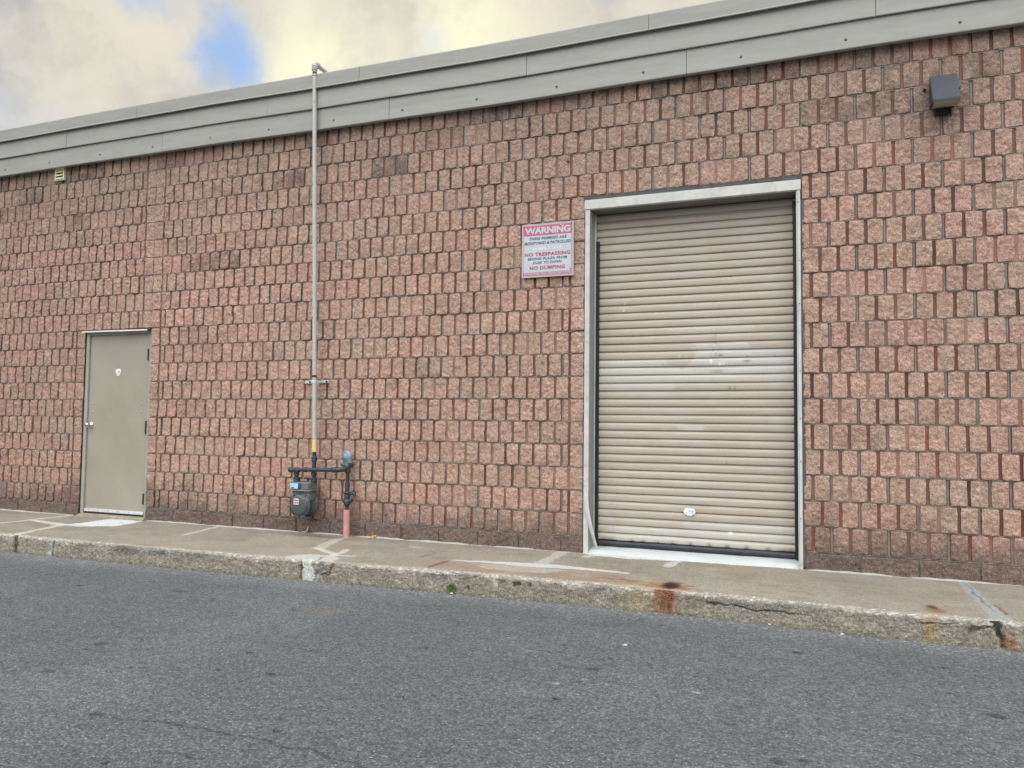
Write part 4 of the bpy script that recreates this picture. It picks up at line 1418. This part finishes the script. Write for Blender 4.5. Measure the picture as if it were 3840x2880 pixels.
cb_i = 0
for (xa_, xb_) in ((-9.5, -5.9), (-4.78, -3.95), (-3.9, -2.75), (-2.6, -2.22), (-2.08, -1.55), (-1.5, -0.88), (-0.62, -0.25), (2.03, 2.62), (2.75, 3.3), (3.5, 3.75)):
    n_ = max(6, int((xb_ - xa_) / 0.03))
    vs, fs = [], []
    for i in range(n_ + 1):
        x = xa_ + (xb_ - xa_) * i / n_
        en = min(1.0, 6.0 * i / n_, 6.0 * (n_ - i) / n_)
        w_ = (0.002 + 0.009 * float(vn(x * 9, 0.3, 5)) ** 1.3) * en + 0.001
        y_ = -0.018 - 0.010 * float(vn(x * 4, 2.2, 6))
        h_ = (0.002 + 0.006 * float(vn(x * 13, 1.2, 7))) * en
        vs += [(x, y_ - w_ - .003, 0.001), (x, y_ - w_ * .4, 0.003 + h_), (x, y_ + 0.02, 0.004 + h_ * 1.3), (x, 0.012, -0.002)]
    for i in range(n_):
        for k in range(3):
            fs.append((i * 4 + k, (i + 1) * 4 + k, (i + 1) * 4 + k + 1, i * 4 + k + 1))
    mb = MB()
    mb.add(vs, fs, 0, True)
    mb.build('caulk_bead', M_caulk, B)

# ------------------------------------------------------------------ warning sign
SG = thing('warning_sign', 'square faded pink and white warning sign screwed to the wall left of the roller door', 'sign', (-0.138, -0.03, 2.43))
sx0, sx1, sz0, sz1 = -0.384, 0.107, 2.435, 2.922
sw, shh = sx1 - sx0, sz1 - sz0
yf = -0.034
mb = MB()
mb.box(sx0, sx1, yf, -0.022, sz0, sz1, 0, 0.0015)
mb.build('panel', M_signb, SG)
U = lambda u: sx0 + u * sw
Vv = lambda v: sz1 - v * shh
mb = MB()
mb.box(U(.028), U(.968), yf - .0008, yf - .0003, Vv(.962), Vv(.032), 0)
mb.box(U(.036), U(.96), yf - .0016, yf - .0010, Vv(.908), Vv(.222), 1)
mb.build('face', [M_signp, M_signw], SG)
yt = yf - 0.0024
for (tx, u, v, w_, h_, m_, sh_, bo, spc) in (
        ('WARNING', .5, .128, .88, .128, M_signw, 0, .045, .98),
        ('THESE PREMISES ARE', .505, .276, .72, .052, M_signk, .22, .030, 1.12),
        ('MONITORED & PATROLLED', .50, .362, .89, .054, M_signk, .22, .030, 1.12),
        ('24 HRS A DAY', .49, .462, .55, .050, M_signg, 0, .02, 1.15),
        ('NO TRESPASSING', .50, .572, .88, .066, M_signr, 0, .045, 1.12),
        ('BEHIND PLAZA FROM', .50, .655, .75, .048, M_signk, .22, .024, 1.12),
        ('DUSK TO DAWN', .50, .729, .55, .048, M_signk, .22, .024, 1.12),
        ('NO DUMPING', .50, .826, .68, .068, M_signr, 0, .045, 1.12),
        ('VIOLATORS WILL BE PROSECUTED', .50, .934, .915, .036, M_signw, 0, .040, 1.08)):
    mb = MB()
    put_text(mb, tx, U(u), yt, Vv(v), w_ * sw, h_ * shh, 0, sh_, bo, spc)
    mb.build('text_line', m_, SG)
# peeled flaps of vinyl on the red band
for (u, v, a, b) in ((.335, .055, .02, .035), (.74, .04, .03, .02), (.80, .05, .012, .03)):
    mb = MB()
    mb.add([(U(u), yt - .0006, Vv(v)), (U(u + a), yt - .004, Vv(v + .002)), (U(u + a * .9), yt - .005, Vv(v + b)), (U(u + a * .3), yt - .001, Vv(v + b * .4))], [(0, 1, 2, 3)])
    mb.build('peeled_flap', M_white, SG)
for (u, v) in ((.045, .045), (.955, .035), (.945, .88)):
    mb = MB()
    mb.lathe((U(u), yf - .0012, Vv(v)), (0, -1, 0), [(0, .006), (.0025, .005), (.003, 0)], 12)
    mb.build('screw', M_black, SG)

# ------------------------------------------------------------------ wall lamp
WL = thing('wall_lamp', 'dark grey box lamp with pale lens, high on the wall right of the roller door', 'wall lamp', (3.0, 0.0, 3.5))
mb = MB()
x0, x1 = 2.918, 3.095
P = [(-0.02, 3.772), (-0.055, 3.780), (-0.19, 3.548), (-0.19, 3.528), (-0.16, 3.530), (-0.03, 3.560), (-0.02, 3.56)]
mb.prism(P, x0, x1, 1, 0)
mb.build('housing', M_lamp, WL)
mb = MB()
nn = 14
vs, fs = [], []
for i in range(nn + 1):
    t_ = i / nn
    x = x0 + 0.006 + (x1 - x0 - 0.012) * t_
    bulge = 0.030 * math.sin(math.pi * t_) ** 0.5
    vs += [(x, -0.188, 3.5295), (x, -0.172 - bulge * 0.1, 3.524 - bulge * 0.22), (x, -0.120, 3.520 - bulge * 0.2), (x, -0.055, 3.530)]
for i in range(nn):
    for k in range(3):
        fs.append((i * 4 + k, i * 4 + k + 1, (i + 1) * 4 + k + 1, (i + 1) * 4 + k))
mb.add(vs, fs, 0, True)
mb.build('lens', M_lens, WL)
mb = MB()
mb.box(x0 + 0.03, x1 - 0.045, -0.035, 0.02, 3.490, 3.56, 0, 0.004)
mb.box(x1 - 0.042, x1 - 0.034, -0.045, -0.01, 3.470, 3.53)
mb.build('bracket', M_dark, WL)
mb = MB()
mb.tube([(x1 + 0.001, -0.075, 3.655), (x1 + 0.018, -0.075, 3.655)], [.008, .010], 12)
mb.tube([(x1 + 0.018, -0.075, 3.655), (x1 + 0.020, -0.075, 3.655)], [.004, .004], 10)
mb.build('photocell', paint('teal_black', (0.012, 0.03, 0.035), 0.5), WL)
# plugged fixing hole left of the lamp and one in a block above the door
for (x, z, nm, lb) in ((2.887, 3.701, 'wall_plug', 'small dark fixing plug in the block just left of the wall lamp'), (0.04, 3.478, 'wall_plug', 'small rusty dark fixing plug high above the warning sign')):
    mb = MB()
    mb.lathe((x, 0.002, z), (0, -1, 0), [(0, .011), (.014, .010), (.016, .006), (.012, .004), (.012, 0)], 14)
    o = mb.build(nm, M_chip if x < 1 else M_black)
    tag(o, lb, 'wall plug', 'fixing plugs in the block wall')

# ------------------------------------------------------------------ louvred vent cover
VT = thing('vent_cover', 'small cream louvred vent cover under the fascia at far left', 'vent cover', (-6.33, 0, 3.97))
x0, x1, z0, z1 = -6.412, -6.262, 3.975, 4.115
mb = MB()
yb, yfv = 0.0, -0.032
mb.box(x0, x0 + .012, yfv, yb, z0, z1)
mb.box(x1 - .012, x1, yfv, yb, z0, z1)
mb.box(x0 + .0121, x1 - .0121, yfv, yb, z1 - .012, z1)
mb.box(x0 + .0121, x1 - .0121, yfv, yb, z0, z0 + .010)
mb.box(x0 + .0121, x1 - .0121, -0.006, yb, z0 + .0101, z1 - .0121, 1)
mb.build('frame', [M_vent, M_dark], VT)
for i in range(3):
    zt = z1 - .016 - i * .038
    mb = MB()
    mb.prism([(-.012, zt), (-.040, zt - .033), (-.038, zt - .036), (-.009, zt - .003)], x0 + .014, x1 - .014, 1)
    mb.build('louvre', M_vent, VT)

# ------------------------------------------------------------------ tall painted gas pipe
GP = thing('gas_pipe', 'tall pale pipe rising from the gas meter over the roof edge, yellow band below', 'pipe', (-2.52, -0.12, 0.8))


def px_(z): return -2.520 - (z - 0.8) * 0.0285


mb = MB()
zs_ = [0.935, 1.6, 2.4, 3.2, 4.0, 4.70]
mb.tube([(px_(z), -0.12, z) for z in zs_], 0.0215, 20)
mb.build('pipe', M_pipe, GP)
mb = MB()
mb.tube([(px_(0.815), -0.12, 0.815), (px_(0.934), -0.12, 0.934)], 0.0222, 20)
mb.build('yellow_band', M_yellow, GP)
mb = MB()
xt = px_(4.73)
mb.tube([(xt, -0.12, 4.685), (xt, -0.12, 4.690), (xt, -0.12, 4.725)], [.026, .030, .030], 20)
mb.tube([(xt, -0.12, 4.725), (xt, -0.117, 4.745), (xt, -0.105, 4.757), (xt, -0.075, 4.760)], [.030, .031, .031, .030], 20)
mb.tube([(xt, -0.08, 4.760), (xt, -0.062, 4.760)], [.033, .033], 20)
mb.build('elbow', M_pipe, GP)
mb = MB()
mb.tube([(xt, -0.07, 4.760), (xt, 0.3, 4.745), (xt, 0.9, 4.73)], 0.0205, 18)
mb.tube([(xt, 0.9, 4.73), (xt, 0.93, 4.71), (xt, 0.94, 4.5)], 0.0205, 18)
mb.build('roof_run', M_pipe, GP)
for (zc_, hh) in ((4.66, .022), (4.63, .006)):
    mb = MB()
    mb.tube([(px_(zc_), -0.12, zc_ - hh / 2), (px_(zc_), -0.12, zc_ + hh / 2)], 0.0221, 18, 0, False)
    mb.build('paint_chip', M_chip, GP)
for zc_ in (4.35, 2.85, 2.6, 2.4, 2.25, 2.15, 3.5, 1.2, 1.9):
    a_ = random.uniform(-2.3, -1.0)
    x_, y_ = px_(zc_) + 0.0217 * math.cos(a_), -0.12 + 0.0217 * math.sin(a_)
    mb = MB()
    mb.box(x_ - .003, x_ + .003, y_ - .001, y_ + .003, zc_ - .008, zc_ + .008)
    mb.build('paint_chip', M_chip, GP)
mb = MB()
mb.tube([(px_(1.57), -0.12, 1.553), (px_(1.57), -0.12, 1.575)], 0.0235, 16)
mb.build('coupling', M_rust, GP)
mb = MB()
zc_ = 1.512
mb.box(-2.725, -2.605, -0.03, -0.012, zc_ - .014, zc_ + .014, 0, 0.002)
mb.box(-2.518 + 0.0, -2.44, -0.03, -0.012, zc_ - .010, zc_ + .018, 0, 0.002)
mb.tube([(px_(zc_), -0.12, zc_ - .014), (px_(zc_), -0.12, zc_ + .014)], 0.0245, 18)
mb.box(px_(zc_) - .022, px_(zc_) + .022, -0.12, -0.02, zc_ - .012, zc_ + .012)
mb.tube([(-2.655, -0.032, zc_), (-2.655, -0.045, zc_)], .008, 10, 1)
mb.tube([(-2.455, -0.032, zc_ + .003), (-2.455, -0.045, zc_ + .003)], .008, 10, 1)
mb.build('clamp', [M_galv, M_black], GP)

# ------------------------------------------------------------------ gas meter set
GM = thing('gas_meter', 'grey gas meter on dark iron pipework with a pink sleeved riser standing on the sidewalk', 'gas meter', (-2.6, -0.12, 0.0))


def fitting(mb, p, d, r, L, n=20):
    p, d = Vector(p), Vector(d).normalized()
    mb.lathe(p - d * L / 2, d, [(0, 0), (0, r * .94), (L * .12, r), (L * .3, r), (L * .36, r * .95), (L * .64, r * .95), (L * .7, r), (L * .88, r), (L, r * .94), (L, 0)], n)


XP = px_(0.8)
mb = MB()
mb.tube([(XP, -0.12, 0.814), (XP, -0.12, 0.515)], 0.0195, 18)
fitting(mb, (XP, -0.12, 0.745), (0, 0, 1), 0.0275, 0.05)
fitting(mb, (XP, -0.12, 0.600), (0, 0, 1), 0.0285, 0.03)
fitting(mb, (XP, -0.12, 0.540), (0, 0, 1), 0.032, 0.040)
mb.build('outlet_pipe', M_iron, GM)
mb = MB()
yM = -0.165
mb.tube([(-2.785, yM, 0.634), (-2.24, yM, 0.648)], 0.0195, 18)
mb.lathe((-2.795, yM, 0.634), (1, 0, 0), [(0, 0), (0.004, 0.014), (0.012, 0.024), (0.03, 0.0265), (0.045, 0.0265), (0.047, 0.023), (0.09, 0.023), (0.092, 0.0265), (0.13, 0.0265), (0.135, 0.02)], 20)
fitting(mb, (-2.585, yM, 0.639), (1, 0, 0.02), 0.0255, 0.03)
mb.lathe((-2.28, yM, 0.648), (1, 0, 0), [(0, 0.02), (0.003, 0.026), (0.05, 0.026), (0.052, 0.02)], 20)
mb.tube([(-2.245, yM, 0.648), (-2.20, yM, 0.650), (-2.17, -0.145, 0.656), (-2.155, -0.10, 0.664)], [.024, .025, .026, .026], 18)
# drop to the meter inlet
xi = -2.705
mb.tube([(xi, yM, 0.62), (xi, yM + 0.012, 0.59), (xi, -0.135, 0.515)], 0.0195, 18)
fitting(mb, (xi, -0.150, 0.598), (0, 0, 1), 0.029, 0.03)
fitting(mb, (xi, -0.140, 0.538), (0, 0, 1), 0.033, 0.042)
mb.build('manifold', M_iron, GM)
# body
mb = MB()


def rbox(mbx, x0, x1, y0, y1, z0, z1, r, mi=0, taper=0.0, n=5):
    ring = []
    for (cx_, cy_, a0) in ((x1 - r, y0 + r, -90), (x1 - r, y1 - r, 0), (x0 + r, y1 - r, 90), (x0 + r, y0 + r, 180)):
        for i in range(n + 1):
            a = math.radians(a0 + 90 * i / n)
            ring.append((cx_ + r * math.cos(a), cy_ + r * math.sin(a)))
    m = len(ring)
    cx_, cy_ = (x0 + x1) / 2, (y0 + y1) / 2
    lv = [(z0, 1.0), (z1 - 0.008, 1.0 - taper), (z1, 1.0 - taper - 0.06)]
    vs = []
    for (z, s) in lv:
        vs += [(cx_ + (x - cx_) * s, cy_ + (y - cy_) * s, z) for x, y in ring]
    fs = [tuple(range(m - 1, -1, -1)), tuple(range(2 * m, 3 * m))]
    for l in range(2):
        for i in range(m):
            j = (i + 1) % m
            fs.append((l * m + i, l * m + j, (l + 1) * m + j, (l + 1) * m + i))
    mbx.add(vs, fs, mi)


mx0, mx1 = -2.728, -2.506
rbox(mb, mx0, mx1, -0.212, -0.065, 0.446, 0.518, 0.020)
rbox(mb, mx0 - 0.012, mx1 + 0.016, -0.228, -0.052, 0.434, 0.446, 0.028)
rbox(mb, mx0 + 0.004, mx1 - 0.002, -0.200, -0.075, 0.345, 0.434, 0.03)
rbox(mb, mx1 - 0.055, mx1 - 0.006, -0.2185, -0.21, 0.455, 0.510, 0.004)
mb.build('meter_head', M_meter2, GM)
mb = MB()
cxm, czm = -2.617, 0.298
mb.lathe((cxm, -0.135, czm), (0, -1, 0), [(-0.085, 0), (-0.085, 0.090), (-0.078, 0.106), (-0.062, 0.110), (-0.062, 0.128), (-0.050, 0.128), (-0.050, 0.108), (0.060, 0.104), (0.060, 0.121), (0.071, 0.121), (0.071, 0.104), (0.082, 0.100), (0.094, 0.090), (0.097, 0.07), (0.099, 0)], 48)
# feet lugs under both covers and tabs on top
for yy_ in (-0.206, -0.083):
    mb.box(cxm - 0.062, cxm + 0.062, yy_ - 0.002, yy_ + 0.010, czm - 0.130, czm - 0.095, 0, 0.002)
    mb.box(cxm - 0.022, cxm + 0.022, yy_ - 0.002, yy_ + 0.010, czm + 0.100, czm + 0.132, 0, 0.002)
mb.build('meter_body', M_meter, GM)
for k in range(10):
    mb = MB()
    a = math.radians(18 + 36 * k)
    mb.lathe((cxm + 0.1125 * math.cos(a), -0.2055, czm + 0.1125 * math.sin(a)), (0, -1, 0), [(0, .006), (.004, .006), (.005, 0)], 6)
    mb.build('bolt', M_black, GM)
for k in (-1, 0, 1):
    mb = MB()
    mb.lathe((cxm + 0.048 * k, -0.2085, czm - 0.121), (0, -1, 0), [(0, .006), (.004, .006), (.005, 0)], 6)
    mb.build('bolt', M_black, GM)
mb = MB()
mb.box(mx0 + 0.008, mx0 + 0.128, -0.222, -0.213, 0.452, 0.511, 0, 0.004)
mb.box(mx0 + 0.010, mx0 + 0.098, -0.2245, -0.2225, 0.456, 0.506, 1, 0.0008)
mb.box(mx0 + 0.022, mx0 + 0.055, -0.2252, -0.2248, 0.463, 0.470, 2)
mb.box(mx0 + 0.045, mx0 + 0.052, -0.2252, -0.2248, 0.488, 0.496, 3)
mb.box(mx0 + 0.062, mx0 + 0.068, -0.2252, -0.2248, 0.482, 0.488, 3)
mb.box(mx0 + 0.072, mx0 + 0.092, -0.2252, -0.2248, 0.470, 0.472, 3)
mb.build('index_window', [M_bluebezel, M_paleblue, M_black, M_paleink], GM)
mb = MB()
mb.box(cxm - 0.048, cxm + 0.010, -0.2365, -0.2345, czm + 0.005, czm + 0.062, 0)
mb.box(cxm - 0.046, cxm + 0.008, -0.2372, -0.2367, czm + 0.044, czm + 0.053, 1)
mb.box(cxm - 0.046, cxm + 0.008, -0.2372, -0.2367, czm + 0.023, czm + 0.030, 2)
mb.box(cxm - 0.046, cxm + 0.008, -0.2372, -0.2367, czm + 0.014, czm + 0.020, 2)
put_text(mb, 'WARNING', cxm - 0.019, -0.2374, czm + 0.038, 0.046, 0.007, 1)
mb.build('data_label', [M_white, M_black, M_red], GM)
mb = MB()
mb.lathe((cxm + 0.070, -0.231, czm + 0.055), (0, -1, 0), [(0, .009), (.006, .008), (.008, 0)], 12)
mb.build('seal_plug', M_red, GM)
# riser, valve, regulator and sleeve
XR_, YR = -2.150, -0.090
mb = MB()
mb.tube([(XR_, YR, 0.25), (XR_, YR, 0.68)], 0.0165, 18)
fitting(mb, (XR_, YR, 0.655), (0, 0, 1), 0.028, 0.07)
fitting(mb, (XR_, YR, 0.505), (0, 0, 1), 0.024, 0.04)
fitting(mb, (XR_, YR, 0.435), (0, 0, 1), 0.021, 0.10)
mb.build('riser', M_iron, GM)
mb = MB()
mb.lathe((XR_, YR, 0.300), (0, 0, 1), [(0, 0), (0, .020), (.006, .026), (.022, .034), (.040, .036), (.055, .030), (.060, .024), (.075, .026), (.090, .028), (.105, .030), (.108, .024), (.118, .024), (.120, .036), (.135, .036), (.137, .022), (.15, .02), (.15, 0)], 24)
mb.tube([(XR_ - 0.05, YR, 0.352), (XR_ + 0.055, YR, 0.352)], [.016, .018], 14)
mb.tube([(XR_ + 0.015, YR, 0.415), (XR_ + 0.055, YR - .004, 0.420), (XR_ + 0.074, YR, 0.438), (XR_ + 0.084, YR, 0.43), (XR_ + 0.086, YR, 0.40)], [.015, .016, .018, .016, .011], 12)
mb.build('valve', M_iron, GM)
mb = MB()
cR = Vector((-2.165, -0.105, 0.775))
ax = Vector((-0.29, -0.96, 0.0)).normalized()
mb.lathe(cR - ax * 0.03, ax, [(0, 0), (0, .050), (.008, .058), (.014, .068), (.026, .068), (.028, .060), (.036, .054), (.042, .040), (.043, .030), (.050, .027), (.052, 0)], 32)
mb.tube([cR - ax * 0.005 + Vector((.045, .0, .02)), cR - ax * 0.005 + Vector((.045, 0, -.06))], .022, 16)
mb.tube([cR - ax * 0.005 + Vector((-.02, .0, .0)), cR - ax * 0.005 + Vector((.045, 0, 0.02))], [.022, .020], 16)
mb.lathe(cR - ax * 0.03, -ax, [(0, 0.03), (.012, .03), (.018, .022), (.03, .02), (.032, 0)], 20)
mb.tube([cR - ax * 0.005 + Vector((0, 0, -.05)), (XR_ - 0.002, YR, 0.688)], [.030, .026], 18)
mb.build('regulator', M_reg, GM)
mb = MB()
mb.tube([(XR_ - 0.03, YR, 0.692), (XR_ + 0.05, YR, 0.692)], [.022, .020], 14)
mb.tube([(XR_ - 0.07, YR - .02, 0.700), (XR_ - 0.02, YR - .005, 0.680)], [.010, .012], 12)
mb.build('regulator_base', M_iron, GM)
mb = MB()
mb.tube([(XR_, YR, -0.005), (XR_, YR, 0.262)], 0.0315, 22, 0, False)
mb.lathe((XR_, YR, 0.262), (0, 0, 1), [(0, .0315), (.001, .030), (.001, .018)], 22)
mb.build('sleeve', M_pink, GM)
mb = MB()
mb.lathe((-2.195, -0.020, 0.232), (0, -1, 0), [(0, .026), (.004, .026), (.0045, 0)], 16)
mb.build('wall_hole', M_black, GM)

# ------------------------------------------------------------------ small loose things
def leafy(name, cx, cy, cz, rad, n, mat, rs):
    vs, fs = [], []
    for i in range(n):
        a, e = rs.uniform(0, 2 * math.pi), rs.uniform(-0.3, 1.3)
        rr = rad * rs.uniform(.35, 1.0)
        c = Vector((cx + rr * math.cos(a) * math.cos(e) * 1.15, cy - abs(rr * math.sin(a) * math.cos(e)) * .8, cz + rr * math.sin(e) * .95))
        s = rad * rs.uniform(.14, .26)
        d = Vector((rs.uniform(-1, 1), rs.uniform(-1, .2), rs.uniform(-.2, 1))).normalized()
        u = d.cross(Vector((rs.uniform(-1, 1), rs.uniform(-1, 1), rs.uniform(-1, 1)))).normalized()
        w = d.cross(u)
        b = len(vs)
        vs += [c - d * s, c + u * s * .55 + w * s * .15, c + d * s, c - u * s * .55 + w * s * .15]
        fs += [(b, b + 1, b + 2), (b, b + 2, b + 3)]
    m_ = MB()
    m_.add(vs, fs)
    return m_, vs


rs_ = random.Random(3)
m_, _ = leafy('weed', -0.458, -1.238, -0.124, 0.037, 240, M_green, rs_)
tag(m_.build('weed', M_green), 'small tuft of green weed growing at the foot of the kerb', 'weed')
m_ = MB()
outl = [(0, -.03), (.012, -.012), (.032, -.014), (.018, .004), (.026, .024), (.006, .014), (-.004, .034), (-.010, .012), (-.030, .018), (-.016, .0), (-.030, -.016), (-.010, -.012)]
vs = [(-1.876 + a * 1.0, -0.032 + b * .5, 0.014 + 0.010 * math.sin(a * 120) + b * .5) for a, b in outl]
m_.add(vs + [(-1.876, -0.03, 0.022)], [(i, (i + 1) % 12, 12) for i in range(12)])
tag(m_.build('fallen_leaf', M_orange), 'curled orange leaf lying against the foot of the wall', 'leaf')
m_ = MB()
pts = [(-2.672, -0.012, 0.004), (-2.66, -0.016, 0.02), (-2.648, -0.020, 0.045), (-2.640, -0.020, 0.066)]
m_.tube(pts, [.006, .008, .007, .002], 8)
m_.tube([(-2.672, -0.012, 0.006), (-2.70, -0.02, 0.006), (-2.725, -0.03, 0.006)], [.006, .006, .003], 8)
tag(m_.build('peeled_caulk', M_caulk), 'curl of white caulk peeling from the wall foot below the gas meter', 'caulk strip')


def stone(x, y, z, r, label, seed, mat=M_stone):
    q = random.Random(seed)
    m_ = MB()
    vs, n, k = [], 10, 6
    for i in range(k + 1):
        ph = math.pi * i / k
        for j in range(n):
            th = 2 * math.pi * j / n
            s = r * q.uniform(.82, 1.12)
            vs.append((x + s * math.sin(ph) * math.cos(th) * 1.25, y + s * math.sin(ph) * math.sin(th), z + s * .6 * math.cos(ph)))
    fs = [(i * n + j, i * n + (j + 1) % n, (i + 1) * n + (j + 1) % n, (i + 1) * n + j) for i in range(k) for j in range(n)]
    m_.add(vs, fs, 0, True)
    tag(m_.build('pebble', mat), label, 'pebble', 'loose pebbles on the asphalt')


stone(-0.449, -1.262, ROADZ + .006, .011, 'pale pebble touching the foot of the green weed', 1)
stone(2.227, -1.30, ROADZ + .005, .010, 'tiny white pebble by the kerb below the long crack', 2)
stone(1.049, -2.059, ROADZ + .004, .010, 'lone white pebble out on the asphalt below the rust stain', 3)
stone(1.80, -1.235, ROADZ + .005, .009, 'whitish pebble tucked against the kerb right of the roller door', 4)
stone(-0.20, -1.24, ROADZ + .004, .008, 'whitish pebble at the kerb right of the weed', 5)
